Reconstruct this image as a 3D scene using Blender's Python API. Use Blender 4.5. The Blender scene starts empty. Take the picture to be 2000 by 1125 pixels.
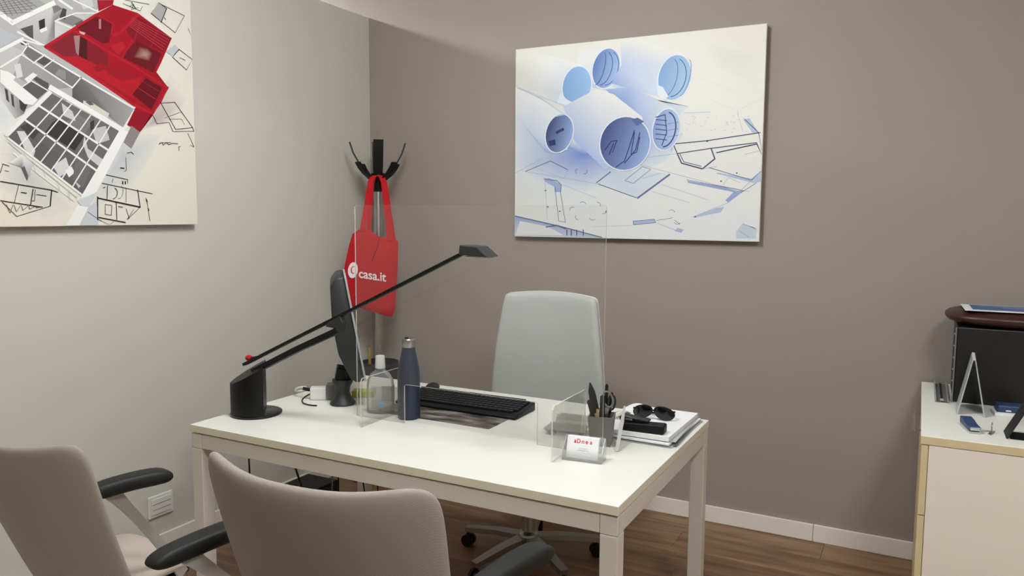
import bpy, bmesh, math, random
from mathutils import Vector, Matrix
random.seed(7)
PI = math.pi
C = bpy.context.scene.collection

# ------------------------------------------------------------------ camera
F_PX, CX, CY = 1510.0, 1000.0, 562.5
RM = Matrix(((0.88376751, -0.05098066, 0.4651408),
             (0.46788827, 0.08361232, -0.87982359),
             (0.00596249, 0.99519342, 0.09774711)))
CAM = Vector((0.0, 0.0, 1.493))
cd = bpy.data.cameras.new('camera'); cam = bpy.data.objects.new('camera', cd); C.objects.link(cam)
m4 = RM.to_4x4(); m4.translation = CAM; cam.matrix_world = m4
cd.sensor_width = 36.0; cd.lens = 36.0 * F_PX / 2000.0; cd.clip_start = 0.05
sc = bpy.context.scene; sc.camera = cam
# ------------------------------------------------------------------ world + exposure
w = bpy.data.worlds.new('world'); sc.world = w; w.use_nodes = True
w.node_tree.nodes['Background'].inputs[0].default_value = (1, 1, 1, 1)
w.node_tree.nodes['Background'].inputs[1].default_value = 0.05
sc.view_settings.view_transform = 'Standard'; sc.view_settings.look = 'None'
sc.view_settings.gamma = 1.0; sc.view_settings.use_curve_mapping = False
sc.view_settings.exposure = 1.66
PANEL_MAIN, PANEL_FRONT, PANEL_NEXT = 14.8, 17.5, 24.0    # emission strength of the ceiling panels

# ------------------------------------------------------------------ colour + materials
def lin(c):
    return tuple(((v/255.0)/12.92 if v/255.0 <= 0.04045 else ((v/255.0+0.055)/1.055)**2.4) for v in c[:3])
MATS = {}
def mat(name, col, rough=0.6, metal=0.0, spec=0.5, var=0.06, vscale=14.0, bump=0.0, bscale=120.0, emit=None, trans=0.0, coat=0.0):
    if name in MATS: return MATS[name]
    m = bpy.data.materials.new(name); m.use_nodes = True; MATS[name] = m
    nt = m.node_tree; N = nt.nodes; L = nt.links; b = N['Principled BSDF']
    b.inputs['Roughness'].default_value = rough; b.inputs['Metallic'].default_value = metal
    b.inputs['Specular IOR Level'].default_value = spec; b.inputs['Transmission Weight'].default_value = trans
    b.inputs['Coat Weight'].default_value = coat
    c = lin(col)
    tc = N.new('ShaderNodeTexCoord')
    if var > 0:
        nz = N.new('ShaderNodeTexNoise'); nz.inputs['Scale'].default_value = vscale; nz.inputs['Detail'].default_value = 4
        L.new(tc.outputs['Object'], nz.inputs['Vector'])
        mx = N.new('ShaderNodeMix'); mx.data_type = 'RGBA'
        mx.inputs['A'].default_value = (*[v*(1-var) for v in c], 1); mx.inputs['B'].default_value = (*[min(1, v*(1+var)) for v in c], 1)
        L.new(nz.outputs['Fac'], mx.inputs['Factor']); L.new(mx.outputs['Result'], b.inputs['Base Color'])
    else:
        b.inputs['Base Color'].default_value = (*c, 1)
    if bump > 0:
        n2 = N.new('ShaderNodeTexNoise'); n2.inputs['Scale'].default_value = bscale; n2.inputs['Detail'].default_value = 3
        L.new(tc.outputs['Object'], n2.inputs['Vector'])
        bp = N.new('ShaderNodeBump'); bp.inputs['Strength'].default_value = bump; bp.inputs['Distance'].default_value = 0.002
        L.new(n2.outputs['Fac'], bp.inputs['Height']); L.new(bp.outputs['Normal'], b.inputs['Normal'])
    if emit:
        b.inputs['Emission Color'].default_value = (*lin(col), 1); b.inputs['Emission Strength'].default_value = emit
    return m

def fabric(name, col, scale=260.0, strength=0.5, dark=0.72):
    m = bpy.data.materials.new(name); m.use_nodes = True; MATS[name] = m
    nt = m.node_tree; N = nt.nodes; L = nt.links; b = N['Principled BSDF']
    b.inputs['Roughness'].default_value = 0.85; b.inputs['Specular IOR Level'].default_value = 0.25
    b.inputs['Sheen Weight'].default_value = 0.15
    tc = N.new('ShaderNodeTexCoord'); sep = N.new('ShaderNodeSeparateXYZ'); L.new(tc.outputs['Object'], sep.inputs[0])
    def wave(o, s):
        k = N.new('ShaderNodeMath'); k.operation = 'MULTIPLY'; k.inputs[1].default_value = s; L.new(sep.outputs[o], k.inputs[0])
        q = N.new('ShaderNodeMath'); q.operation = 'SINE'; L.new(k.outputs[0], q.inputs[0]); return q
    # add along x, and along y+z so the weave also shows on the rolled rim
    ad = N.new('ShaderNodeMath'); ad.operation = 'ADD'; L.new(sep.outputs['Z'], ad.inputs[0]); L.new(sep.outputs['Y'], ad.inputs[1])
    k = N.new('ShaderNodeMath'); k.operation = 'MULTIPLY'; k.inputs[1].default_value = scale*2.2; L.new(ad.outputs[0], k.inputs[0])
    q = N.new('ShaderNodeMath'); q.operation = 'SINE'; L.new(k.outputs[0], q.inputs[0])
    a = wave('X', scale*2.2)
    mu = N.new('ShaderNodeMath'); mu.operation = 'MULTIPLY'; L.new(a.outputs[0], mu.inputs[0]); L.new(q.outputs[0], mu.inputs[1])
    mr = N.new('ShaderNodeMapRange'); mr.inputs['From Min'].default_value = -1; mr.inputs['From Max'].default_value = 1
    L.new(mu.outputs[0], mr.inputs['Value'])
    c = lin(col); mx = N.new('ShaderNodeMix'); mx.data_type = 'RGBA'
    mx.inputs['A'].default_value = (*[v*dark for v in c], 1); mx.inputs['B'].default_value = (*[min(1, v*1.08) for v in c], 1)
    L.new(mr.outputs[0], mx.inputs['Factor']); L.new(mx.outputs['Result'], b.inputs['Base Color'])
    bp = N.new('ShaderNodeBump'); bp.inputs['Strength'].default_value = strength; bp.inputs['Distance'].default_value = 0.002
    L.new(mr.outputs[0], bp.inputs['Height']); L.new(bp.outputs['Normal'], b.inputs['Normal'])
    return m

def clear(name, tint, refl=0.06, haze=0.0, rough=0.03):
    """thin clear plastic: transparent, a little glossy reflection, a little milky haze"""
    m = bpy.data.materials.new(name); m.use_nodes = True; MATS[name] = m
    nt = m.node_tree; N = nt.nodes; L = nt.links; N.remove(N['Principled BSDF']); out = N['Material Output']
    t = N.new('ShaderNodeBsdfTransparent'); t.inputs[0].default_value = (*tint, 1)
    g = N.new('ShaderNodeBsdfGlossy'); g.inputs['Roughness'].default_value = rough
    fr = N.new('ShaderNodeFresnel'); fr.inputs['IOR'].default_value = 1.45
    ml = N.new('ShaderNodeMath'); ml.operation = 'MULTIPLY'; ml.inputs[1].default_value = refl/0.04*0.6
    L.new(fr.outputs[0], ml.inputs[0]); ml.use_clamp = True
    mx = N.new('ShaderNodeMixShader'); L.new(ml.outputs[0], mx.inputs[0]); L.new(t.outputs[0], mx.inputs[1]); L.new(g.outputs[0], mx.inputs[2])
    last = mx
    if haze > 0:
        d = N.new('ShaderNodeBsdfDiffuse'); d.inputs[0].default_value = (0.8, 0.8, 0.78, 1)
        m2 = N.new('ShaderNodeMixShader'); m2.inputs[0].default_value = haze
        L.new(mx.outputs[0], m2.inputs[1]); L.new(d.outputs[0], m2.inputs[2]); last = m2
    L.new(last.outputs[0], out.inputs[0])
    return m

def wood_mat(name, ca, cb, cc):
    m = bpy.data.materials.new(name); m.use_nodes = True; MATS[name] = m
    nt = m.node_tree; N = nt.nodes; L = nt.links; b = N['Principled BSDF']
    b.inputs['Roughness'].default_value = 0.42; b.inputs['Specular IOR Level'].default_value = 0.45
    tc = N.new('ShaderNodeTexCoord'); oi = N.new('ShaderNodeObjectInfo')
    mp = N.new('ShaderNodeMapping'); mp.inputs['Scale'].default_value = (1.2, 11, 1)
    sc_ = N.new('ShaderNodeVectorMath'); sc_.operation = 'SCALE'; sc_.inputs['Scale'].default_value = 37.0
    cmb = N.new('ShaderNodeCombineXYZ'); L.new(oi.outputs['Random'], cmb.inputs[0]); L.new(oi.outputs['Random'], cmb.inputs[1])
    L.new(cmb.outputs[0], sc_.inputs[0])
    av = N.new('ShaderNodeVectorMath'); av.operation = 'ADD'; L.new(tc.outputs['Object'], mp.inputs[0]); L.new(mp.outputs[0], av.inputs[0]); L.new(sc_.outputs[0], av.inputs[1])
    n1 = N.new('ShaderNodeTexNoise'); n1.inputs['Scale'].default_value = 1.7; n1.inputs['Detail'].default_value = 9; n1.inputs['Distortion'].default_value = 0.8
    L.new(av.outputs[0], n1.inputs['Vector'])
    cr = N.new('ShaderNodeValToRGB'); e = cr.color_ramp.elements
    e[0].position = 0.30; e[0].color = (*lin(cc), 1); e[1].position = 0.72; e[1].color = (*lin(cb), 1)
    k = e.new(0.5); k.color = (*lin(ca), 1)
    L.new(n1.outputs['Fac'], cr.inputs[0])
    hs = N.new('ShaderNodeHueSaturation'); mr = N.new('ShaderNodeMapRange'); mr.inputs['To Min'].default_value = 0.88; mr.inputs['To Max'].default_value = 1.1
    L.new(oi.outputs['Random'], mr.inputs['Value']); L.new(mr.outputs[0], hs.inputs['Value']); L.new(cr.outputs[0], hs.inputs['Color'])
    L.new(hs.outputs[0], b.inputs['Base Color'])
    bp = N.new('ShaderNodeBump'); bp.inputs['Strength'].default_value = 0.15; bp.inputs['Distance'].default_value = 0.001
    L.new(n1.outputs['Fac'], bp.inputs['Height']); L.new(bp.outputs['Normal'], b.inputs['Normal'])
    return m

def print_mat():
    m = bpy.data.materials.new('printed_ink'); m.use_nodes = True; MATS['print'] = m
    N = m.node_tree.nodes; L = m.node_tree.links; b = N['Principled BSDF']
    a = N.new('ShaderNodeVertexColor'); a.layer_name = 'Col'
    L.new(a.outputs['Color'], b.inputs['Base Color']); b.inputs['Roughness'].default_value = 0.7; b.inputs['Specular IOR Level'].default_value = 0.15
    return m

# ------------------------------------------------------------------ mesh helpers
class MB:
    """collects shapes, then builds ONE mesh object"""
    def __init__(s): s.v = []; s.f = []; s.mi = []; s.cur = 0
    def add(s, vs, fs):
        o = len(s.v); s.v += [Vector(v) for v in vs]; s.f += [tuple(i+o for i in f) for f in fs]; s.mi += [s.cur]*len(fs); return s
    def box(s, lo, hi, bev=0.0):
        bm = bmesh.new(); bmesh.ops.create_cube(bm, size=1)
        for v in bm.verts:
            v.co = Vector([lo[i] + (v.co[i]+0.5)*(hi[i]-lo[i]) for i in range(3)])
        if bev > 0: bmesh.ops.bevel(bm, geom=bm.edges[:], offset=bev, segments=2, affect='EDGES', profile=0.5)
        return s.bm(bm)
    def bm(s, bm):
        bm.verts.index_update(); s.add([v.co.copy() for v in bm.verts], [[v.index for v in f.verts] for f in bm.faces]); bm.free(); return s
    def prism(s, pts, axis, a, b, bev=0.0):
        """2-D polygon extruded along axis (0,1,2) from a to b; pts are the two other coordinates in order"""
        bm = bmesh.new()
        def mk(p, t):
            q = list(p); q.insert(axis, t); return bm.verts.new(q)
        A = [mk(p, a) for p in pts]; B = [mk(p, b) for p in pts]; n = len(pts)
        bm.faces.new(A); bm.faces.new(B[::-1])
        for i in range(n): bm.faces.new((A[i], B[i], B[(i+1) % n], A[(i+1) % n]))
        bmesh.ops.recalc_face_normals(bm, faces=bm.faces[:])
        if bev > 0: bmesh.ops.bevel(bm, geom=bm.edges[:], offset=bev, segments=2, affect='EDGES', profile=0.5)
        return s.bm(bm)
    def tube(s, pts, r, n=10, closed=False):
        pts = [Vector(p) for p in pts]; m = len(pts); rs = r if isinstance(r, (list, tuple)) else [r]*m
        d0 = (pts[1]-pts[0]).normalized(); up = Vector((0, 0, 1)) if abs(d0.z) < 0.9 else Vector((1, 0, 0))
        a = d0.cross(up).normalized(); V = []; Fs = []
        for i, p in enumerate(pts):
            d = (pts[min(i+1, m-1)]-pts[max(i-1, 0)]).normalized()
            a = (a - d*a.dot(d)).normalized(); bvec = d.cross(a)
            for k in range(n):
                t = 2*PI*k/n; V.append(p + (a*math.cos(t)+bvec*math.sin(t))*rs[i])
        for i in range(m-1):
            for k in range(n): Fs.append((i*n+k, i*n+(k+1) % n, (i+1)*n+(k+1) % n, (i+1)*n+k))
        Fs.append(tuple(range(n))[::-1]); Fs.append(tuple((m-1)*n+k for k in range(n)))
        return s.add(V, Fs)
    def strip(s, pts, width_dir, width, thick, n_dirs=None):
        """flat band along pts, width along width_dir, thickness across"""
        pts = [Vector(p) for p in pts]; wd = Vector(width_dir).normalized(); m = len(pts); V = []; Fs = []
        ws = width if isinstance(width, (list, tuple)) else [width]*m
        for i, p in enumerate(pts):
            d = (pts[min(i+1, m-1)]-pts[max(i-1, 0)]).normalized(); nn = d.cross(wd).normalized()
            for a, b in ((-1, -1), (1, -1), (1, 1), (-1, 1)): V.append(p + wd*(a*ws[i]/2) + nn*(b*thick/2))
        for i in range(m-1):
            for k in range(4): Fs.append((i*4+k, i*4+(k+1) % 4, i*4+4+(k+1) % 4, i*4+4+k))
        Fs.append((3, 2, 1, 0)); Fs.append(tuple((m-1)*4+k for k in range(4)))
        return s.add(V, Fs)
    def lathe(s, prof, c=(0, 0, 0), n=32):
        c = Vector(c); V = []; Fs = []; m = len(prof)
        for r, z in prof:
            for k in range(n): V.append(c + Vector((r*math.cos(2*PI*k/n), r*math.sin(2*PI*k/n), z)))
        for i in range(m-1):
            for k in range(n): Fs.append((i*n+k, i*n+(k+1) % n, (i+1)*n+(k+1) % n, (i+1)*n+k))
        Fs.append(tuple(range(n))[::-1]); Fs.append(tuple((m-1)*n+k for k in range(n)))
        return s.add(V, Fs)
    def sphere(s, c, r, sx=1, sy=1, sz=1, n=16):
        bm = bmesh.new(); bmesh.ops.create_uvsphere(bm, u_segments=n, v_segments=n//2, radius=r)
        for v in bm.verts: v.co = Vector((v.co.x*sx, v.co.y*sy, v.co.z*sz)) + Vector(c)
        return s.bm(bm)
    def pillow(s, fn, T, nu=28, nv=28, corner=8.0, edge=9.0):
        """closed cushion: fn(u,v) gives the mid surface for u,v in [-1,1], T half thickness, rounded rim and corners"""
        top = []; bot = []
        def pos(a, b):
            mxx = max(abs(a), abs(b))
            if mxx > 1e-6:
                k = mxx/((abs(a)**corner+abs(b)**corner)**(1/corner)); a, b = a*k, b*k
            return Vector(fn(a, b))
        def ring(t): return math.copysign(1-(1-abs(t))**1.8, t)
        for i in range(nu+1):
            for j in range(nv+1):
                a = ring(-1+2*i/nu); b = ring(-1+2*j/nv); e = 0.01
                p = pos(a, b); du = pos(min(1, a+e), b)-pos(max(-1, a-e), b); dv = pos(a, min(1, b+e))-pos(a, max(-1, b-e))
                nn = du.cross(dv); nn = nn.normalized() if nn.length > 0 else Vector((0, 1, 0))
                mm = max(abs(a), abs(b)); t = T*math.sqrt(max(0, 1-mm**edge))
                top.append(p+nn*t); bot.append(p-nn*t)
        V = top+bot; K = (nu+1)*(nv+1); Fs = []
        for i in range(nu):
            for j in range(nv):
                a = i*(nv+1)+j; q = (a, a+nv+1, a+nv+2, a+1); Fs.append(q); Fs.append(tuple(x+K for x in q[::-1]))
        bm = bmesh.new(); vs = [bm.verts.new(v) for v in V]
        for f in Fs: bm.faces.new([vs[i] for i in f])
        bmesh.ops.remove_doubles(bm, verts=bm.verts[:], dist=1e-5); bmesh.ops.recalc_face_normals(bm, faces=bm.faces[:])
        return s.bm(bm)
    def xf(s, M):
        s.v = [M @ v for v in s.v]; return s
    def build(s, name, mats, parent=None, smooth=False, world=False, angle=35):
        me = bpy.data.meshes.new(name)
        vs = s.v
        if world and parent is not None:
            inv = parent.matrix_basis.inverted(); vs = [inv @ v for v in vs]
        me.from_pydata([tuple(v) for v in vs], [], s.f)
        if not isinstance(mats, (list, tuple)): mats = [mats]
        for mm in mats: me.materials.append(mm)
        me.polygons.foreach_set('material_index', s.mi)
        bm = bmesh.new(); bm.from_mesh(me); bmesh.ops.recalc_face_normals(bm, faces=bm.faces[:]); bm.to_mesh(me); bm.free()
        if smooth:
            me.polygons.foreach_set('use_smooth', [True]*len(me.polygons))
            me.set_sharp_from_angle(angle=math.radians(angle))
        me.update()
        o = bpy.data.objects.new(name, me); C.objects.link(o)
        if parent is not None: o.parent = parent
        return o

def tag(o, label, cat, group=None):
    o['label'] = label; o['category'] = cat
    if group: o['group'] = group
    return o
def thing(name, label, cat, loc=(0, 0, 0), rz=0.0, group=None):
    o = bpy.data.objects.new(name, None); C.objects.link(o); o.empty_display_size = 0.05
    o.matrix_basis = Matrix.Translation(loc) @ Matrix.Rotation(rz, 4, 'Z')
    return tag(o, label, cat, group)
def struct(o): o['kind'] = 'structure'; return o
def bez(p0, p1, p2, p3, n=14):
    p0, p1, p2, p3 = map(Vector, (p0, p1, p2, p3)); r = []
    for i in range(n+1):
        t = i/n; u = 1-t; r.append(p0*u**3+p1*3*u*u*t+p2*3*u*t*t+p3*t**3)
    return r
def ray_to(px, py, axis, val):
    """where the sight line through a photo pixel meets the plane axis=val (used once, to read sizes off the wall planes)"""
    d = RM @ Vector((px-CX, CY-py, -F_PX)); return CAM + d*((val-CAM[axis])/d[axis])
def text_mesh(txt, size, name='t'):
    cu = bpy.data.curves.new(name, 'FONT'); cu.body = txt; cu.size = size; cu.offset = size*0.018; cu.extrude = 0.0
    o = bpy.data.objects.new(name, cu); C.objects.link(o)
    dg = bpy.context.evaluated_depsgraph_get(); me = bpy.data.meshes.new_from_object(o.evaluated_get(dg))
    vs = [v.co.copy() for v in me.vertices]; fs = [tuple(p.vertices) for p in me.polygons]
    bpy.data.objects.remove(o); bpy.data.curves.remove(cu); bpy.data.meshes.remove(me)
    return vs, fs

# ------------------------------------------------------------------ materials
M_WL = mat('light_grey_wall_paint', (203, 198, 189), 0.75, spec=0.25, var=0.02, vscale=3, bump=0.10, bscale=260)
M_WB = mat('taupe_wall_paint', (158, 148, 141), 0.70, spec=0.3, var=0.025, vscale=3, bump=0.10, bscale=260)
M_CEIL = mat('ceiling_paint', (205, 202, 196), 0.8, spec=0.2, var=0.02, bump=0.06)
M_BASE = mat('baseboard_white', (236, 229, 219), 0.45, var=0.02)
M_FLOOR = wood_mat('oak_laminate', (132, 101, 72), (156, 122, 90), (104, 76, 52))
M_FBASE = mat('floor_screed', (70, 56, 44), 0.9)
M_DESK = mat('white_desk_laminate', (226, 223, 214), 0.38, spec=0.4, var=0.015)
M_EDGE = mat('desk_edge_band', (226, 219, 194), 0.5, var=0.03)
M_LEG = mat('desk_painted_metal', (216, 210, 197), 0.45, var=0.02)
M_BLACK = mat('black_plastic', (12, 12, 11), 0.45, spec=0.28, var=0.1)
M_BLACKG = mat('black_gloss', (7, 7, 8), 0.2, var=0.1)
M_BLKMAT = mat('black_matte', (20, 20, 20), 0.6, var=0.1)
M_ARM = mat('armrest_rubber', (30, 29, 27), 0.55, spec=0.35, var=0.06)
M_CHROME = mat('polished_chrome', (200, 198, 194), 0.16, metal=1.0, var=0.02)
M_STEEL = mat('brushed_steel', (176, 174, 170), 0.35, metal=1.0, var=0.05)
M_SATIN = mat('satin_aluminium', (196, 192, 187), 0.42, metal=0.35, var=0.03)
M_SILVER = mat('silver_plastic', (176, 180, 180), 0.35, var=0.03)
M_WHITEP = mat('white_plastic', (228, 226, 220), 0.4, var=0.02)
M_PAPER = mat('white_paper', (232, 231, 230), 0.8, spec=0.2, var=0.02)
M_GREYP = mat('grey_plastic', (112, 111, 106), 0.5, var=0.05)
M_DGREY = mat('dark_grey_plastic', (40, 41, 41), 0.5, var=0.05)
M_RED = mat('red_cotton', (186, 30, 36), 0.85, spec=0.2, var=0.10, vscale=9, bump=0.35, bscale=600)
M_LOGO = mat('white_ink', (238, 226, 222), 0.8, var=0.03)
M_LOGOR = mat('red_ink', (206, 52, 70), 0.8, var=0.03)
M_NAVY = mat('navy_bottle_coat', (36, 45, 66), 0.42, var=0.06)
M_FAB = fabric('grey_mesh_fabric', (157, 147, 138), 600, 0.18, 0.90)
M_SEATF = fabric('grey_seat_fabric', (196, 184, 170), 560, 0.3, 0.88)
M_OCH = mat('pale_grey_chair_shell', (176, 177, 174), 0.6, var=0.02, bump=0.1, bscale=500)
M_OCHE = mat('chair_shell_edge', (205, 200, 190), 0.5, var=0.02)
M_ACR = clear('clear_acrylic', (0.99, 0.99, 0.985), 0.022, 0.014)
M_ACRE = clear('acrylic_cut_edge', (0.85, 0.86, 0.84), 0.08, 0.55, 0.2)
M_SMOKE = clear('smoky_acrylic', (0.86, 0.84, 0.81), 0.03, 0.22)
M_FROST = clear('frosted_acrylic', (0.97, 0.97, 0.965), 0.03, 0.22, 0.15)
M_PET = clear('sanitizer_pet', (0.95, 0.96, 0.96), 0.06, 0.20, 0.08)
M_CABW = mat('cabinet_side_panel', (232, 223, 208), 0.5, var=0.02)
M_CABT = mat('cabinet_top_white', (240, 237, 228), 0.42, var=0.015)
M_CABE = mat('cabinet_edge_birch', (212, 194, 150), 0.5, var=0.05, vscale=30)
M_MAROON = mat('maroon_leather', (58, 24, 24), 0.4, var=0.15, bump=0.2)
M_DKBOX = mat('dark_brown_leather', (24, 20, 17), 0.45, var=0.2, bump=0.2)
M_BLUEP = mat('blue_print', (72, 98, 150), 0.6, var=0.25, vscale=30)
M_BLUE = mat('navy_blue_plastic', (44, 66, 104), 0.45, var=0.05)
M_YEL = mat('yellow_wood', (160, 118, 40), 0.5, var=0.1)
M_LIME = mat('lime_paper', (186, 192, 84), 0.7, var=0.05)
M_TAN = mat('tan_wood', (196, 160, 112), 0.6, var=0.08)
M_PALE = mat('pale_area_beige', (205, 194, 180), 0.55, var=0.03)
M_CANVAS = mat('cream_canvas', (226, 220, 204), 0.75, spec=0.2, var=0.015)
M_CANV2 = mat('dark_canvas_edge', (66, 60, 54), 0.8, var=0.05)
M_LAMP = mat('led_diffuser', (248, 252, 255), 0.5, var=0, emit=PANEL_MAIN)
M_LAMPF = mat('led_diffuser_dim', (248, 252, 255), 0.5, var=0, emit=PANEL_FRONT)
M_LAMPN = mat('led_diffuser_next', (248, 252, 255), 0.5, var=0, emit=PANEL_NEXT)
M_LENS = mat('sunglass_lens', (16, 16, 17), 0.08, var=0)
M_PRINT = print_mat()

# ------------------------------------------------------------------ the room
YB, XL, XR, YF, ZC = 3.675, -2.89, 2.1, -2.6, 3.0
ZP = 2.605                       # the left wall is a partition that stops below the ceiling
fl = struct(MB().box((XL-2.6, YF-0.1, -0.10), (XR+0.1, YB+0.1, -0.010)).build('floor', M_FBASE))
pl_me = None; PW, PLN = 0.192, 1.285
rows = int((YB-YF)/PW)+1
for r in range(rows):
    y1 = YB - r*PW; y0 = max(YF, y1-PW); off = (r*0.47 % 1.0)*PLN; x = XL-off
    while x < XR:
        x0, x1 = max(XL, x), min(XR, x+PLN); x += PLN
        if x1-x0 < 0.02: continue
        if abs((x1-x0)-PLN) < 1e-6 and abs((y1-y0)-PW) < 1e-6:
            if pl_me is None:
                o = MB().box((-PLN/2+0.0006, -PW/2+0.0006, -0.0098), (PLN/2-0.0006, PW/2-0.0006, 0), 0.0007).build('plank', M_FLOOR, fl); pl_me = o.data
            else:
                o = bpy.data.objects.new('plank', pl_me); C.objects.link(o); o.parent = fl
            o.location = ((x0+x1)/2, (y0+y1)/2, 0)
        else:
            hx, hy = (x1-x0)/2, (y1-y0)/2
            o = MB().box((-hx+0.0006, -hy+0.0006, -0.0098), (hx-0.0006, hy-0.0006, 0), 0.0007).build('plank', M_FLOOR, fl); o.location = ((x0+x1)/2, (y0+y1)/2, 0)
struct(MB().box((XL-2.6, YB, -0.1), (XR+0.1, YB+0.12, ZC)).build('wall_back', M_WB))
struct(MB().box((XL-0.10, YF, -0.1), (XL, YB, ZP)).build('wall_left', M_WL))
struct(MB().box((XR, YF, -0.1), (XR+0.1, YB, ZC)).build('wall_right', M_WL))
struct(MB().box((XL-2.6, YF-0.1, -0.1), (XR+0.1, YF, ZC)).build('wall_front', M_WL))
struct(MB().box((XL-2.7, YF-0.1, -0.1), (XL-2.6, YB+0.12, ZC)).build('wall_next_room', M_WL))
struct(MB().box((XL-2.7, YF-0.1, ZC), (XR+0.1, YB+0.12, ZC+0.1)).build('ceiling', M_CEIL))
# baseboards, with their butt joints
bb = struct(MB().box((XL+0.012, YB-0.006, 0.0), (XR, YB-0.0005, 0.070)).build('baseboard_back', M_BASE))
for a, b in ((XL+0.014, -0.372), (-0.3705, XR-0.002)):
    MB().box((a, YB-0.014, 0.0005), (b, YB-0.001, 0.079), 0.002).build('board', M_BASE, bb)
bl = struct(MB().box((XL+0.0005, YF, 0.0), (XL+0.006, YB-0.012, 0.070)).build('baseboard_left', M_BASE))
for a, b in ((YF+0.002, 0.9), (0.9015, YB-0.016)):
    MB().box((XL+0.001, a, 0.0005), (XL+0.014, b, 0.079), 0.002).build('board', M_BASE, bl)

# ceiling panels (all above the frame)
def ceiling_panel(name_label, x, y, sx, sy, m):
    t = thing('ceiling_light', name_label, 'ceiling light', (x, y, ZC-0.012))
    f = MB()
    for lo, hi in (((-sx/2-.02, -sy/2-.02, 0), (sx/2+.02, -sy/2, .012)), ((-sx/2-.02, sy/2, 0), (sx/2+.02, sy/2+.02, .012)),
                   ((-sx/2-.02, -sy/2, 0), (-sx/2, sy/2, .012)), ((sx/2, -sy/2, 0), (sx/2+.02, sy/2, .012))): f.box(lo, hi)
    f.build('frame', M_WHITEP, t)
    MB().box((-sx/2, -sy/2, 0.004), (sx/2, sy/2, 0.010)).build('diffuser', m, t)
dl = thing('pendant_drum_light', 'round white drum light hanging from the ceiling above the desk', 'ceiling light', (-1.25, 1.75, 2.50))
MB().lathe([(.215, .0), (.22, .004), (.22, .26), (.215, .264)], (0, 0, 0), 40).build('diffuser', M_LAMP, dl, smooth=True, angle=40)
MB().lathe([(.222, .265), (.222, .275)], (0, 0, 0), 40).build('top_plate', M_WHITEP, dl); MB().tube([(0, 0, .275), (0, 0, ZC-2.5-.001)], .008, 10).build('stem', M_WHITEP, dl)
MB().lathe([(.06, ZC-2.5-.03), (.06, ZC-2.5-.001)], (0, 0, 0), 24).build('canopy', M_WHITEP, dl)
ceiling_panel('square white ceiling light panel above the camera side of the office', 0.8, 0.5, 0.6, 0.6, M_LAMPF)
ceiling_panel('long white ceiling light panel beyond the low left partition', -4.0, 2.6, 0.3, 1.5, M_LAMPN)

# ------------------------------------------------------------------ wall pictures
class Print:
    """flat print: coloured shapes read off the photo and laid on the canvas plane, step by step proud of it"""
    def __init__(s, axis, val, out, scale, off):
        s.axis, s.val, s.out, s.k, s.off = axis, val, out, scale, off; s.v = []; s.f = []; s.c = []; s.lv = 0; s.clip = None; s.cnt = 0; s.solid = False
    def pt(s, p): return ray_to(p[0]/s.k+s.off[0], p[1]/s.k+s.off[1], s.axis, s.val)
    def put(s, pts, cols, fs):
        o = len(s.v); d = Vector((0, 0, 0)); s.cnt += (len(fs) > 0 and len(pts) > 4) or len(pts) == 3 or (len(pts) == 4 and s.solid); d[s.axis] = s.out*(0.0004+0.00012*s.lv+0.00001*s.cnt)
        for p in pts:
            q = s.pt(p)
            if s.clip:
                for ax, lo, hi in s.clip: q[ax] = min(max(q[ax], lo), hi)
            s.v.append(q+d)
        s.f += [tuple(i+o for i in f) for f in fs]; s.c += cols
    def up(s): s.lv += 1
    def poly(s, pts, col, cols=None): s.solid = True; s.put(pts, cols or [col]*len(pts), [tuple(range(len(pts)))]); s.solid = False
    def fan(s, pts, ctr, cc, ce):
        n = len(pts); s.put(list(pts)+[ctr], [ce]*n+[cc], [(i, (i+1) % n, n) for i in range(n)])
    def line(s, pts, wd, col):
        for (x0, y0), (x1, y1) in zip(pts, pts[1:]):
            L = math.hypot(x1-x0, y1-y0) or 1; nx, ny = -(y1-y0)/L*wd/2, (x1-x0)/L*wd/2; ex, ey = (x1-x0)/L*wd*.25, (y1-y0)/L*wd*.25
            s.put([(x0+nx-ex, y0+ny-ey), (x1+nx+ex, y1+ny+ey), (x1-nx+ex, y1-ny+ey), (x0-nx-ex, y0-ny-ey)], [col]*4, [(0, 1, 2, 3)])
    def ell(s, c, a, b, tilt, col, col2=None, n=36):
        P = []; K = []
        for i in range(n):
            t = 2*PI*i/n; x, y = a*math.cos(t), b*math.sin(t); P.append((c[0]+x*math.cos(tilt)-y*math.sin(tilt), c[1]+x*math.sin(tilt)+y*math.cos(tilt)))
            m = (math.cos(t)+1)/2; K.append(tuple(col[j]*(1-m)+(col2 or col)[j]*m for j in range(3)))
        s.poly(P, None, K)
    def arc(s, c, a, b, tilt, t0, t1, wd, col, n=12):
        P = []
        for i in range(n+1):
            t = t0+(t1-t0)*i/n; x, y = a*math.cos(t), b*math.sin(t); P.append((c[0]+x*math.cos(tilt)-y*math.sin(tilt), c[1]+x*math.sin(tilt)+y*math.cos(tilt)))
        s.line(P, wd, col)
    def build(s, name, parent):
        me = bpy.data.meshes.new(name); inv = parent.matrix_basis.inverted()
        me.from_pydata([tuple(inv @ v) for v in s.v], [], s.f); ca = me.color_attributes.new('Col', 'FLOAT_COLOR', 'POINT')
        for i, c in enumerate(s.c): ca.data[i].color = (*lin(c), 1)
        me.materials.append(M_PRINT); me.update(); o = bpy.data.objects.new(name, me); C.objects.link(o); o.parent = parent; return o
def g(v, b=None): return (v, v-2, v-5) if b is None else (v, v, v+b)

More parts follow.
